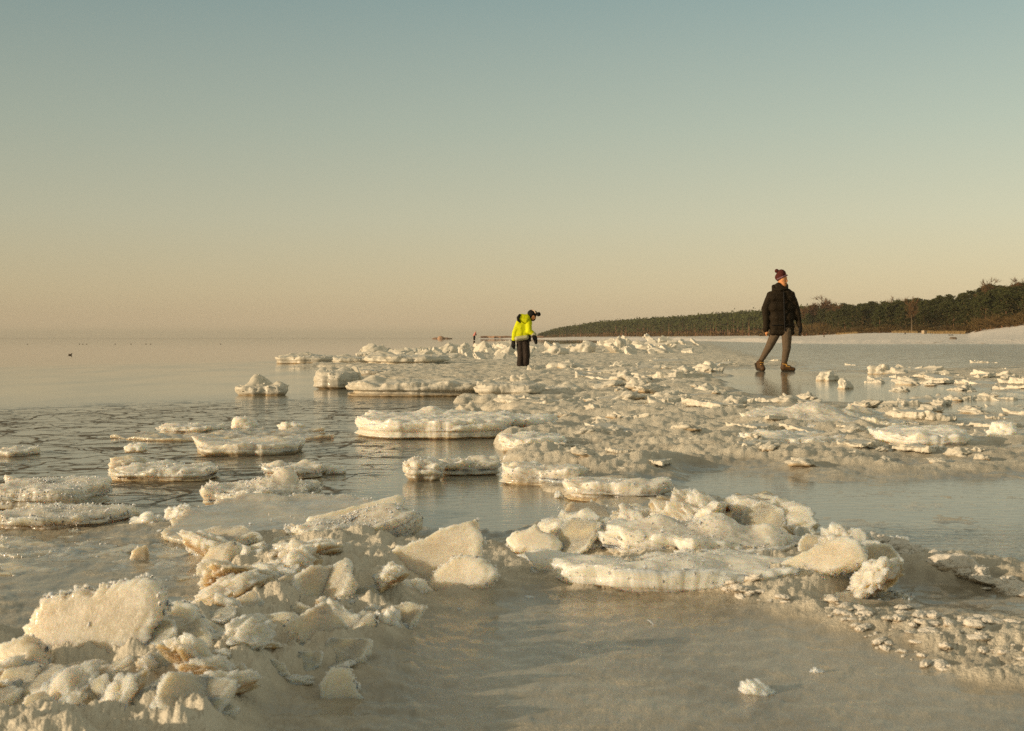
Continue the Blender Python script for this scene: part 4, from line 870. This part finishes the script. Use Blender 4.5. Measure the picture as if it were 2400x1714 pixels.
# man: photo pixels around (1825, 870) turned into metres at his distance
MG = ground(1825, 870.5); ms = MG.y / F_PX
man = bpy.data.objects.new('person', None); COL.objects.link(man); man.location = (MG.x, MG.y, 0)
tag(man, 'man in a long black coat, red bobble hat and grey trousers, walking to the right', 'person')
def mp(px, py, y=0.0): return ((px - 1825) * ms, y, (870.5 - py) * ms)
U = ms
body = [(mp(1831, 660), 8.6 * U, mp(1832, 664), 7.4 * U, .95, 1.15), (mp(1833, 645), 9.4 * U, mp(1833, 656, -.01), 10.0 * U, 1, 1.12), (mp(1834, 662, -.02), 8.6 * U, mp(1835, 665, -.025), 7.6 * U), (mp(1836, 668, -.025), 6.2 * U, mp(1835, 668, -.02), 5.2 * U),
        (mp(1830, 670), 6 * U, mp(1830, 690), 7.5 * U), (mp(1830, 705), 13 * U, mp(1832, 745), 12 * U, 1.1, .6), (mp(1832, 750), 12 * U, mp(1832, 772), 12 * U, 1, .7),
        (mp(1810, 696), 6 * U, mp(1794, 722, .03), 5 * U), (mp(1794, 722, .03), 5 * U, mp(1795.5, 745, .01), 4.6 * U), (mp(1795.5, 745, .01), 4.6 * U, mp(1794, 770), 3.6 * U), (mp(1850, 696), 6 * U, mp(1865, 724, .03), 5 * U), (mp(1865, 724, .03), 5 * U, mp(1870, 745, .01), 4.4 * U), (mp(1870, 745, .01), 4.4 * U, mp(1873.5, 766, -.03), 3.6 * U),
        (mp(1822, 775, .02), 11 * U, mp(1802, 815, .02), 8 * U), (mp(1802, 815, .02), 7.2 * U, mp(1788, 843, .12), 4.6 * U), (mp(1788, 843, .12), 4.6 * U, mp(1785.5, 860, .07), 4 * U),
        (mp(1843, 775, -.02), 11.5 * U, mp(1842, 818, -.05), 8.2 * U), (mp(1842, 818, -.05), 8 * U, mp(1838, 856), 5 * U), (mp(1838, 862), 4.8 * U, mp(1856, 867, -.02), 3.6 * U),
        # nose, brow, ears
        (mp(1840.5, 655, -.060), 1.5 * U, mp(1842.2, 660, -.064), 1.9 * U), (mp(1836, 652, -.062), 1.5 * U, mp(1842, 652, -.05), 1.5 * U), (mp(1823.2, 658), 1.3 * U, mp(1823.2, 662), 1.6 * U, .7, 1.4), (mp(1838, 665, -.066), 1.2 * U, mp(1842, 665, -.05), 1.1 * U)]
for (hx, hy, yy, sx) in ((1794.5, 776, -.0, 1), (1874.5, 772, -.035, -1)):     # palms, five curled fingers each
    body.append((mp(hx, hy - 4, yy), 3.8 * U, mp(hx, hy + 3, yy), 4.0 * U, .7, 1))
    for f_ in range(4):
        o_ = -.026 + .017 * f_; L_ = (6.5, 7.4, 7.0, 5.6)[f_]
        a_ = mp(hx, hy + 5, yy + o_); b_ = mp(hx + .6 * sx, hy + 5 + L_ * .6, yy + o_ * 1.05); c_ = mp(hx + 2.2 * sx, hy + 5 + L_, yy + o_)
        body += [(a_, 1.25 * U, b_, 1.15 * U), (b_, 1.15 * U, c_, .95 * U)]
    body += [(mp(hx + 1.5 * sx, hy - 1, yy - .02), 1.6 * U, mp(hx + 3 * sx, hy + 6, yy - .034), 1.2 * U)]
bod = fuse('body', body, .009, SKIN, man, 2)
def quilt(freq, amp): return lambda co: amp * (np.abs(np.sin(co[:, 2] * freq)) ** .5 - .6) + .012 * fbm(co * 7, 3)
coat = [(mp(1826, 672, .0), 10.5 * U, mp(1829, 682), 13 * U, 1.25, 1.0), (mp(1820, 690), 15 * U, mp(1842, 690), 15 * U, 1, .85), (mp(1813, 698), 15 * U, mp(1848, 698), 15 * U, 1, .85), (mp(1816, 720), 17 * U, mp(1845, 720), 16.5 * U, 1, .8),
        (mp(1820, 745), 18 * U, mp(1844, 745), 18 * U, 1, .85), (mp(1819, 764), 17 * U, mp(1846, 764), 17 * U, 1, .85), (mp(1815, 777), 11 * U, mp(1850, 777), 11 * U, 1, 1.25), (mp(1811, 781), 7.5 * U, mp(1854, 780), 7.5 * U, 1, 1.8),
        (mp(1806, 692), 10 * U, mp(1794, 722, .03), 9.5 * U), (mp(1794, 722, .03), 9.5 * U, mp(1796, 745, .01), 8.6 * U), (mp(1796, 745, .01), 8.6 * U, mp(1794, 774), 6.4 * U),
        (mp(1852, 692), 11 * U, mp(1865, 722, .03), 9.5 * U), (mp(1865, 722, .03), 9.5 * U, mp(1870, 745, .01), 8 * U), (mp(1870, 745, .01), 8 * U, mp(1873, 764, -.03), 6.2 * U)]
ct = fuse('coat', coat, .014, COAT, man, 3, quilt(34, .006))
fuse('collar', [(mp(1813, 672, .03), 5 * U, mp(1812, 678, -.02), 5 * U), (mp(1812, 679, -.03), 5 * U, mp(1826, 680, -.085), 4.5 * U), (mp(1826, 680, -.085), 4.5 * U, mp(1841, 677, -.06), 4.5 * U), (mp(1841, 677, -.06), 4.5 * U, mp(1843, 670, 0), 4 * U), (mp(1842, 668, 0), 4 * U, mp(1830, 668, .07), 5 * U), (mp(1813, 672, .03), 5 * U, mp(1830, 668, .07), 5 * U)], .010, COAT, man, 2)
fuse('hood', [(mp(1816, 680, .07), 7 * U, mp(1843, 682, .07), 7 * U)], .012, COAT, man)
fuse('placket', [(mp(1833, 686, -.112), 1.5 * U, mp(1836, 776, -.125), 1.5 * U, 1.2, 1)], .006, BLK, man, 1)
fuse('pocket', [(mp(1806, 763, -.115), 1.2 * U, mp(1828, 762, -.130), 1.2 * U)], .006, BLK, man, 1); fuse('pocket', [(mp(1840, 762, -.130), 1.2 * U, mp(1858, 763, -.105), 1.2 * U)], .006, BLK, man, 1)
fuse('trousers', [(mp(1821, 775, .02), 13 * U, mp(1803, 813, .02), 9.6 * U), (mp(1803, 813, .02), 9.4 * U, mp(1788, 843, .12), 6.2 * U), (mp(1843, 775, -.02), 13.5 * U, mp(1842, 818, -.05), 10 * U), (mp(1842, 818, -.05), 10 * U, mp(1838, 850), 7 * U)], .010, GREY, man, 3, lambda co: .006 * fbm(co * 16, 3))
bl = fuse('boot', [(mp(1787, 846, .13), 6.8 * U, mp(1785, 853, .10), 7.6 * U), (mp(1781, 851, .15), 5.5 * U, mp(1784, 860, .08), 8 * U), (mp(1785, 858, .07), 8 * U, mp(1788, 864.5, -.01), 6.4 * U)], .008, BOOT, man, 2)
fuse('sole', [(mp(1776, 854, .17), 3.5 * U, mp(1778, 865, .09), 4 * U, 1.2, 1), (mp(1779, 866, .08), 4 * U, mp(1788, 868, -.02), 3.4 * U, 1.4, 1)], .008, SOLE, bl, 1)
fuse('lace', [(mp(1783, 850, .045), 1.5 * U, mp(1791, 851, .06), 1.5 * U), (mp(1783, 855, .015), 1.4 * U, mp(1790, 856, .02), 1.4 * U)], .006, LACE, bl, 0)
br = fuse('boot', [(mp(1838, 852), 7.4 * U, mp(1837, 862), 7.6 * U), (mp(1836, 862), 7.4 * U, mp(1848, 862, -.02), 6.4 * U), (mp(1848, 863, -.02), 6 * U, mp(1859, 865.6, -.04), 4.6 * U)], .008, BOOT, man, 2, lambda co: np.where(co[:, 2] < .01, 0, 0.0))
fuse('sole', [(mp(1833, 868), 2.6 * U, mp(1860, 868.3, -.04), 2.4 * U, 1, 2.0)], .007, SOLE, br, 1)
fuse('lace', [(mp(1834, 853, -.045), 1.5 * U, mp(1843, 855, -.05), 1.5 * U), (mp(1841, 858, -.06), 1.4 * U, mp(1850, 860, -.06), 1.3 * U)], .006, LACE, br, 0)
ht = fuse('hat', [(mp(1830, 643), 11.6 * U, mp(1831, 646, .01), 12.0 * U, 1, 1.1), (mp(1825, 650, .03), 9.5 * U, mp(1827, 653, .05), 8 * U)], .009, WOOLR, man, 3)
fuse('hat_band', [(mp(1820, 655, -.065), 2.2 * U, mp(1831, 650, -.102), 2.0 * U), (mp(1831, 650, -.102), 2.0 * U, mp(1842, 646, -.055), 2.0 * U)], .006, WOOLP, ht, 1)
fuse('pompom', [(mp(1819.5, 635.5), 5 * U, mp(1819.5, 635.5), 5 * U)], .008, WOOLR, ht, 0, lambda co: .010 * fbm(co * 60, 2))
for ex in (1835.8, 1841.2): fuse('eye', [(mp(ex, 656.2, -.072 + (.012 if ex > 1839 else 0)), .9 * U, mp(ex + 1, 656.2, -.072 + (.014 if ex > 1839 else 0)), .9 * U)], .004, BLK, bod, 0)
fuse('mouth', [(mp(1837.5, 665.6, -.078), .7 * U, mp(1841, 665.4, -.068), .6 * U)], .004, WOOLR, bod, 0)
fuse('hair', [(mp(1824, 654, -.03), 2.2 * U, mp(1823, 659, -.01), 1.6 * U), (mp(1826, 653, .05), 5 * U, mp(1832, 657, .07), 4 * U)], .007, HAIR, bod, 1)
fuse('glove', [(mp(1874.3, 765, -.033), 5.4 * U, mp(1874.6, 775, -.035), 5.4 * U, .8, 1), (mp(1874.6, 775, -.035), 5 * U, mp(1872.5, 783, -.035), 3.4 * U, .8, 1.3), (mp(1872.5, 768, -.055), 2.4 * U, mp(1871, 778, -.07), 2 * U)], .007, BLK, man, 1)

# child, seen from behind and the right, head bowed
CG = ground(1226, 866); cs = CG.y / F_PX
kid = bpy.data.objects.new('person', None); COL.objects.link(kid); kid.location = (CG.x, CG.y, 0)
tag(kid, 'child in a bright yellow jacket and dark snow trousers, head bowed, standing on ice', 'person')
def cp(px, py, y=0.0): return ((px - 1226) * cs, y, (866 - py) * cs)
K = cs
bk = fuse('body', [(cp(1246, 738), 8.5 * K, cp(1248, 743, -.02), 8 * K, 1, 1), (cp(1250, 747), 3.5 * K, cp(1252, 748), 3 * K), (cp(1240, 744), 6 * K, cp(1232, 752), 8 * K), (cp(1230, 758), 12 * K, cp(1226, 790), 11 * K, 1, .8),
     (cp(1216, 757, -.03), 5 * K, cp(1206, 792, -.03), 4 * K), (cp(1206, 792, -.03), 4 * K, cp(1203, 804, -.03), 3.4 * K), (cp(1240, 758, -.07), 5 * K, cp(1240, 778, -.10), 4 * K), (cp(1240, 778, -.10), 4 * K, cp(1250, 785, -.12), 3.4 * K),
     (cp(1220, 792), 8 * K, cp(1219, 835), 5.5 * K), (cp(1219, 835), 5.5 * K, cp(1217, 860), 4.5 * K), (cp(1233, 792), 8 * K, cp(1234, 832, -.02), 5.5 * K), (cp(1234, 832, -.02), 5.5 * K, cp(1233, 858), 4.5 * K)]
     + [(cp(1203 + q * .2, 806, -.045 + .011 * q), 1.1 * K, cp(1204, 813 + (q % 2), -.045 + .011 * q), .9 * K) for q in range(4)] + [(cp(1251 + q * .3, 787, -.135 + .011 * q), 1.1 * K, cp(1255, 795 + (q % 2), -.135 + .011 * q), .9 * K) for q in range(4)]
     + [(cp(1204.5, 804, -.06), 1.2 * K, cp(1206.5, 809, -.065), 1 * K), (cp(1250, 787, -.14), 1.2 * K, cp(1250, 793, -.15), 1 * K)], .010, SKIN, kid, 2)
jk = fuse('jacket', [(cp(1238, 745), 9.5 * K, cp(1228, 750), 13 * K, 1, 1), (cp(1223, 752), 12 * K, cp(1236, 758), 12 * K, 1, .95), (cp(1221, 768), 16 * K, cp(1232, 768), 15 * K, 1, .85), (cp(1220, 782), 16.5 * K, cp(1230, 782), 15.5 * K, 1, .85), (cp(1217, 793), 9 * K, cp(1231, 791), 9 * K, 1, 1.5),
     (cp(1216, 757, -.03), 7.5 * K, cp(1207, 780, -.03), 7.5 * K), (cp(1207, 780, -.03), 7.5 * K, cp(1204, 796, -.03), 5.8 * K), (cp(1239, 757, -.07), 7.5 * K, cp(1240, 776, -.11), 7 * K), (cp(1240, 776, -.11), 7 * K, cp(1249, 782, -.12), 5.4 * K)], .011, HIVIS, kid, 3, lambda co: .006 * fbm(co * 14, 3) )
fuse('hood', [(cp(1222, 742, -.09), 6.5 * K, cp(1236, 744, -.09), 6 * K, 1, .8), (cp(1221, 748, -.09), 7 * K, cp(1233, 752, -.10), 6.5 * K, 1, .8)], .010, HIVIS, jk, 3)
fuse('hood_lining', [(cp(1218, 739, -.12), 3.0 * K, cp(1214, 745, -.13), 3.6 * K), (cp(1214, 745, -.13), 3.6 * K, cp(1214.5, 751, -.13), 3.2 * K), (cp(1214.5, 751, -.13), 3.2 * K, cp(1219, 755.5, -.13), 2.2 * K)], .008, BLK, jk, 1)
fuse('reflective_hem', [(cp(1212, 794, -.04), 6.6 * K, cp(1234, 791, -.04), 6.6 * K, 1, 2.3)], .010, GREYB, jk, 1)
fuse('cuff', [(cp(1250, 783.5, -.12), 5.9 * K, cp(1252, 785, -.12), 5.7 * K)], .008, GREYB, jk, 1)
fuse('belt_bag', [(cp(1240, 790, -.06), 5 * K, cp(1240, 797, -.06), 5 * K)], .010, BLK, kid, 1)
fuse('trousers', [(cp(1219, 792), 10.5 * K, cp(1221, 832), 8.6 * K), (cp(1221, 832), 8.6 * K, cp(1219, 857), 8.6 * K), (cp(1230, 792), 11 * K, cp(1234, 830, -.02), 8.8 * K), (cp(1234, 830, -.02), 9.2 * K, cp(1233, 852, -.01), 8 * K)], .011, SNOWP, kid, 3, lambda co: .008 * fbm(co * 14, 3))
fuse('boot', [(cp(1218, 861), 6.5 * K, cp(1221, 863, -.03), 5 * K)], .010, BLK, kid, 1); fuse('boot', [(cp(1233, 860), 6.5 * K, cp(1238, 862, -.03), 5 * K)], .010, BLK, kid, 1)
kh = fuse('hat', [(cp(1246, 736), 10.6 * K, cp(1247, 742), 10.2 * K, 1, 1), (cp(1242, 742), 8.5 * K, cp(1249, 747), 6.5 * K), (cp(1254, 734), 5.5 * K, cp(1256, 736), 4.5 * K)], .009, BLK, kid, 3)
fuse('pompom', [(cp(1262, 737, -.02), 5.4 * K, cp(1262, 737, -.02), 5.4 * K)], .008, BLK, kh, 0, lambda co: .010 * fbm(co * 60, 2))
fuse('knit_pattern', [(cp(1247, 727.5, -.035), 1.7 * K, cp(1252, 728.5, -.05), 1.7 * K), (cp(1253, 730, -.06), 1.6 * K, cp(1255, 734, -.06), 1.5 * K), (cp(1255, 734, -.06), 1.4 * K, cp(1257, 730.5, -.04), 1.3 * K)], .006, WHT, kh, 0)
fuse('glove', [(cp(1203.5, 800, -.03), 5.4 * K, cp(1203, 810, -.03), 6 * K, .9, 1), (cp(1203, 810, -.03), 5.6 * K, cp(1205, 817, -.03), 2.8 * K, .9, 1), (cp(1204, 802, -.06), 2.2 * K, cp(1206.5, 809, -.07), 1.8 * K)], .009, BLK, kid, 1)
fuse('glove', [(cp(1251, 786, -.12), 5.8 * K, cp(1254, 793, -.12), 5.8 * K, .95, 1), (cp(1254, 793, -.12), 5.8 * K, cp(1256, 803, -.12), 4.6 * K, .9, 1), (cp(1249, 789, -.15), 2.4 * K, cp(1250, 796, -.16), 2 * K)], .009, BLK, kid, 1)

# distant walker in pink, at the water's edge far behind
FG = at_dist(1112, 258); f_ = FG.y / F_PX; far = bpy.data.objects.new('person', None); COL.objects.link(far); far.location = FG
tag(far, 'tiny distant figure in a pink jacket between the orange mound and the long red bank', 'person')
fp = lambda px, py, y=0.0: ((px - 1112) * f_, y, (798.5 - py) * f_)
PINK = plain('pink_jacket', (.62, .24, .20), .8, .1)
fuse('body', [(fp(1114.5, 778.5), 1.5 * f_, fp(1114.5, 780), 1.4 * f_), (fp(1113, 783), 2.2 * f_, fp(1111.5, 788), 1.9 * f_), (fp(1111, 788), 1.4 * f_, fp(1110, 797.5), .9 * f_), (fp(1112.5, 788), 1.4 * f_, fp(1112.5, 797.5), .9 * f_), (fp(1115, 782), .9 * f_, fp(1117, 786), .8 * f_), (fp(1110.6, 783), .9 * f_, fp(1109, 788), .8 * f_)], .06, SKIN, far, 1)
fuse('jacket', [(fp(1114, 780.5), 2.2 * f_, fp(1112.5, 785.5), 2.5 * f_), (fp(1115, 782), 1.2 * f_, fp(1117, 785.5), 1.0 * f_), (fp(1111, 783), 1.2 * f_, fp(1109, 787), 1.0 * f_)], .06, PINK, far, 1)
fuse('trousers', [(fp(1111.2, 787.5), 2.0 * f_, fp(1110.3, 797), 1.2 * f_), (fp(1112.5, 787.5), 1.9 * f_, fp(1112.6, 797), 1.2 * f_)], .06, BLK, far, 1)
# sunlit mound and low bank on the far shore
ROCK = plain('red_sandstone', (.44, .28, .18), .9, .25, .5); ROCKD = plain('dark_sand_and_gaps', (.24, .16, .11), .9, .3, .5)
def far_rock(name, x0, x1, top, d, label, cat, mat, seed, depth=8, spike=.12):
    g_ = at_dist((x0 + x1) / 2, d); sc = d / F_PX; me = clump_mesh(seed, name, n_cry=0, spike=spike, f0=1.1); co = np.zeros(len(me.vertices) * 3, np.float32); me.vertices.foreach_get('co', co); co = co.reshape(-1, 3)
    e = co.max(0) - co.min(0); co[:, 0] = (co[:, 0] / e[0]) * (x1 - x0) * sc; co[:, 1] *= depth / e[1]; co[:, 2] *= (CAM_H + (HORIZON - top) * sc) / co[:, 2].max()
    me.vertices.foreach_set('co', co.ravel()); me.update(); o = link(name, me, mat); o.location = g_; return tag(o, label, cat)
far_rock('boulder', 1025, 1043, 787.5, 620, 'orange sunlit mound far out on the water left of the distant pink figure', 'rock', ROCK, 501, 6)
far_rock('sandbank', 1012, 1062, 790.6, 640, 'thin dark sandbank under the orange mound far out', 'sandbank', ROCKD, 502, 6)
def bank():
    e = bpy.data.objects.new('sandstone_bank', None); COL.objects.link(e); d = 640; sc = d / F_PX; e.location = at_dist(1180, d)
    tag(e, 'long low orange red bank on the far shore just left of the child', 'bank')
    r = np.random.RandomState(9)
    def strip(name, x0, x1, top, mat, dep, y0):
        n = 60; xs = np.linspace((x0 - 1180) * sc, (x1 - 1180) * sc, n); H = CAM_H + (HORIZON - top) * sc; hh = H * (1 + .12 * fbm(np.stack([xs * .4, 0 * xs + y0, 0 * xs], -1), 3)); hh[0] *= .5; hh[-1] *= .5
        rows = [np.stack([xs, 0 * xs + y0, 0 * xs - .5], -1), np.stack([xs, y0 + .1 + .3 * r.rand(n), hh * .6], -1), np.stack([xs, y0 + .5 + 0 * xs, hh], -1), np.stack([xs, 0 * xs + dep, hh * .95], -1), np.stack([xs, 0 * xs + dep, 0 * xs - .5], -1)]
        link(name, mesh_np(name, np.concatenate(rows), grid_faces(5, n)), mat, e)
    strip('cliff_face', 1128, 1276, 787.6, ROCK, 8, 0); strip('dark_gap', 1126, 1140, 788.2, ROCKD, 6, -.6); strip('dark_gap', 1173, 1199, 788.0, ROCKD, 6, -.6); strip('dark_gap', 1158, 1162, 789, ROCKD, 6, -.6); strip('dark_gap', 1240, 1276, 788.5, ROCKD, 6, -.6)  # dark-coloured strips before the face stand in for its shaded openings
bank()
# posts, concrete block, drift log, stone, reeds on the beach
WOOD = plain('dark_wood', (.05, .035, .022), .9); CONC = plain('tan_concrete', (.42, .33, .22), .9)
def beach_pt(px, d):
    x = (px - W_PX / 2) / F_PX * d; return Vector((x, d, float(beach_z(np.array([x]), np.array([float(d)]))[0])))
for px, d, top, lb in ((1931, 330, 786.5, 'short dark post in the snow on the beach just right of the man'), (2121, 330, 785, 'dark post in the snow in the middle of the beach')):
    p = beach_pt(px, d); H = CAM_H + (HORIZON - top) * d / F_PX - p.z; H = max(H, .5)
    v, q = limb([(0, 0, -.2), (.02, 0, H * .6), (.05, 0, H * .97), (.05, 0, H)], [.15, .14, .11, .01], 10); o = link('wooden_post', mesh_np('wooden_post', v, q), WOOD); o.location = p; tag(o, lb, 'post')
def box_bev(name, sx, sy, sz, mat, bev, seed=1):
    b = bmesh.new(); bmesh.ops.create_cube(b, size=1, matrix=Matrix.Diagonal((sx, sy, sz, 1))); bmesh.ops.bevel(b, geom=b.edges[:], offset=bev, segments=2, affect='EDGES'); me = bpy.data.meshes.new(name)
    rr2 = random.Random(seed)
    for v in b.verts: v.co += Vector((rr2.uniform(-1, 1), rr2.uniform(-1, 1), rr2.uniform(-1, 1))) * bev * .3
    b.to_mesh(me); b.free(); return link(name, me, mat)
p = beach_pt(2166, 380); o = box_bev('concrete_block', 1.2, 1.2, 1.0, CONC, .08); o.location = p + Vector((0, 0, .45)); o.rotation_euler = (0, .05, .4); tag(o, 'tan concrete block where the snow meets the trees, left of the dry grass', 'block')
p = beach_pt(2229, 300); v, q = limb([(0, 0, 0), (.1, .05, .5), (0, .1, 1.0), (.05, 0, 1.25)], [.1, .13, .11, .02], 8); o = link('drift_log', mesh_np('drift_log', v, q), WOOD); o.location = p + Vector((-.6, 0, .12)); o.rotation_euler = (0, math.pi / 2, .1); tag(o, 'dark drift log lying on the snow on the right of the beach', 'log')
o = link('stone', clump_mesh(601, 'stone', n_cry=0, spike=.2), plain('grey_stone', (.16, .13, .10))); o.location = beach_pt(2233, 133) + Vector((0, 0, .02)); o.scale = (.22, .2, .22); tag(o, 'small dark stone at the ice edge in front of the drift log', 'stone')
r_ = np.random.RandomState(4); n_ = 2600; P0 = []
for i in range(n_):
    px = r_.choice([r_.uniform(2172, 2262), r_.uniform(1960, 2010), r_.uniform(2090, 2150)], p=[.7, .15, .15]); p = beach_pt(px, tb(px, 2) * r_.uniform(.975, 1.0)); P0.append(p[:])
P0 = np.array(P0); P1 = P0 + np.stack([r_.normal(size=n_) * .15, r_.normal(size=n_) * .15, .5 + .6 * r_.rand(n_)], -1); V, Fc = slivers(r_, P0, P1, .04)
o = link('dry_grass', mesh_np('dry_grass', V, Fc, smooth=False), M_REED); tag(o, 'dry golden grass along the foot of the wood', 'grass', kind='stuff')
# ducks
DUCK = plain('brown_feathers', (.045, .028, .012), .7)
def duck(px, py, w_px, label, cat='duck', group=None, flip=1, proto=[]):
    g_ = ground(px, py); s = w_px * g_.y / F_PX / .5
    if proto:
        o = proto[0].copy(); COL.objects.link(o)
        for k in ('group',): 
            if k in o: del o[k]
    else:
        o = fuse('duck', [((-.12, 0, .05), .08, (.10, 0, .05), .085, 1.1, .85), ((-.22, 0, .10), .02, (-.14, 0, .07), .06), ((.14, 0, .08), .045, (.18, 0, .17), .035), ((.18, 0, .19), .048, (.20, 0, .19), .042), ((.22, 0, .185), .022, (.28, 0, .175), .012, 1, 1.4)], .012, DUCK, None, 2); proto.append(o)
    o.location = g_; o.scale = (s * flip, s, s); return tag(o, label, cat, group)
duck(164.5, 832.5, 10, 'dark duck swimming on the calm water at the left, nearest of the birds')
for px, lb in ((64, 'tiny bird on the far water near the left edge'), (307, 'tiny dark bird on the far water, darkest of the distant ones'), (342, 'tiny bird left of the pair of far birds near the middle of the left half'), (353, 'tiny reddish bird at the right of the far pair'), (517, 'tiny lone dark bird on the far water left of the ice'), (186, 'tiny bird at the left of three specks on the far water'), (194, 'tiny bird in the middle of three specks on the far water'), (203, 'tiny bird at the right of three specks on the far water'), (270, 'tiny pale bird on the far water between the specks and the darkest bird')):
    duck(px, 807, 3.2, lb)
FEA = plain('white_feather', (.75, .78, .80), .6)
g_ = ground(1517, 1436, .03); b = bmesh.new()
for i in range(7):
    t = i / 6; w = .0016 * math.sin(math.pi * (t * .85 + .12)) + .0003; z = .004 * math.sin(3 * t); b.verts.new((t * .028, w, z)); b.verts.new((t * .028, -w, z + .0006))
b.verts.ensure_lookup_table()
for i in range(6): b.faces.new([b.verts[2 * i], b.verts[2 * i + 1], b.verts[2 * i + 3], b.verts[2 * i + 2]])
me = bpy.data.meshes.new('feather'); b.to_mesh(me); b.free(); o = link('feather', me, FEA); so = o.modifiers.new('t', 'SOLIDIFY'); so.thickness = .0006
o.location = (g_.x, g_.y, float(sheet_height(np.array([g_.x]), np.array([g_.y]))[0][0]) + .006); o.rotation_euler = (.2, .5, -.9); tag(o, 'tiny white feather lying on the brown wet ice in the foreground', 'feather')

# ---------------------------------------------------------------- evening haze over the water and the shore
def build_haze():
    b = bmesh.new(); bmesh.ops.create_cube(b, size=1, matrix=Matrix.Translation((0, 2500, 33)) @ Matrix.Diagonal((9000, 9000, 74, 1))); me = bpy.data.meshes.new('haze'); b.to_mesh(me); b.free()
    m = bpy.data.materials.new('haze_air'); m.use_nodes = True; t = m.node_tree; t.nodes.clear(); v = N(t, 'ShaderNodeVolumePrincipled'); v.inputs['Color'].default_value = (.95, .90, .80, 1); v.inputs['Density'].default_value = .00008; v.inputs['Anisotropy'].default_value = 0.0
    ou = N(t, 'ShaderNodeOutputMaterial'); t.links.new(v.outputs[0], ou.inputs['Volume']); o = link('haze', me, m); o['kind'] = 'stuff'; tag(o, 'thin warm evening haze over the sea and the far shore', 'haze')
build_haze()
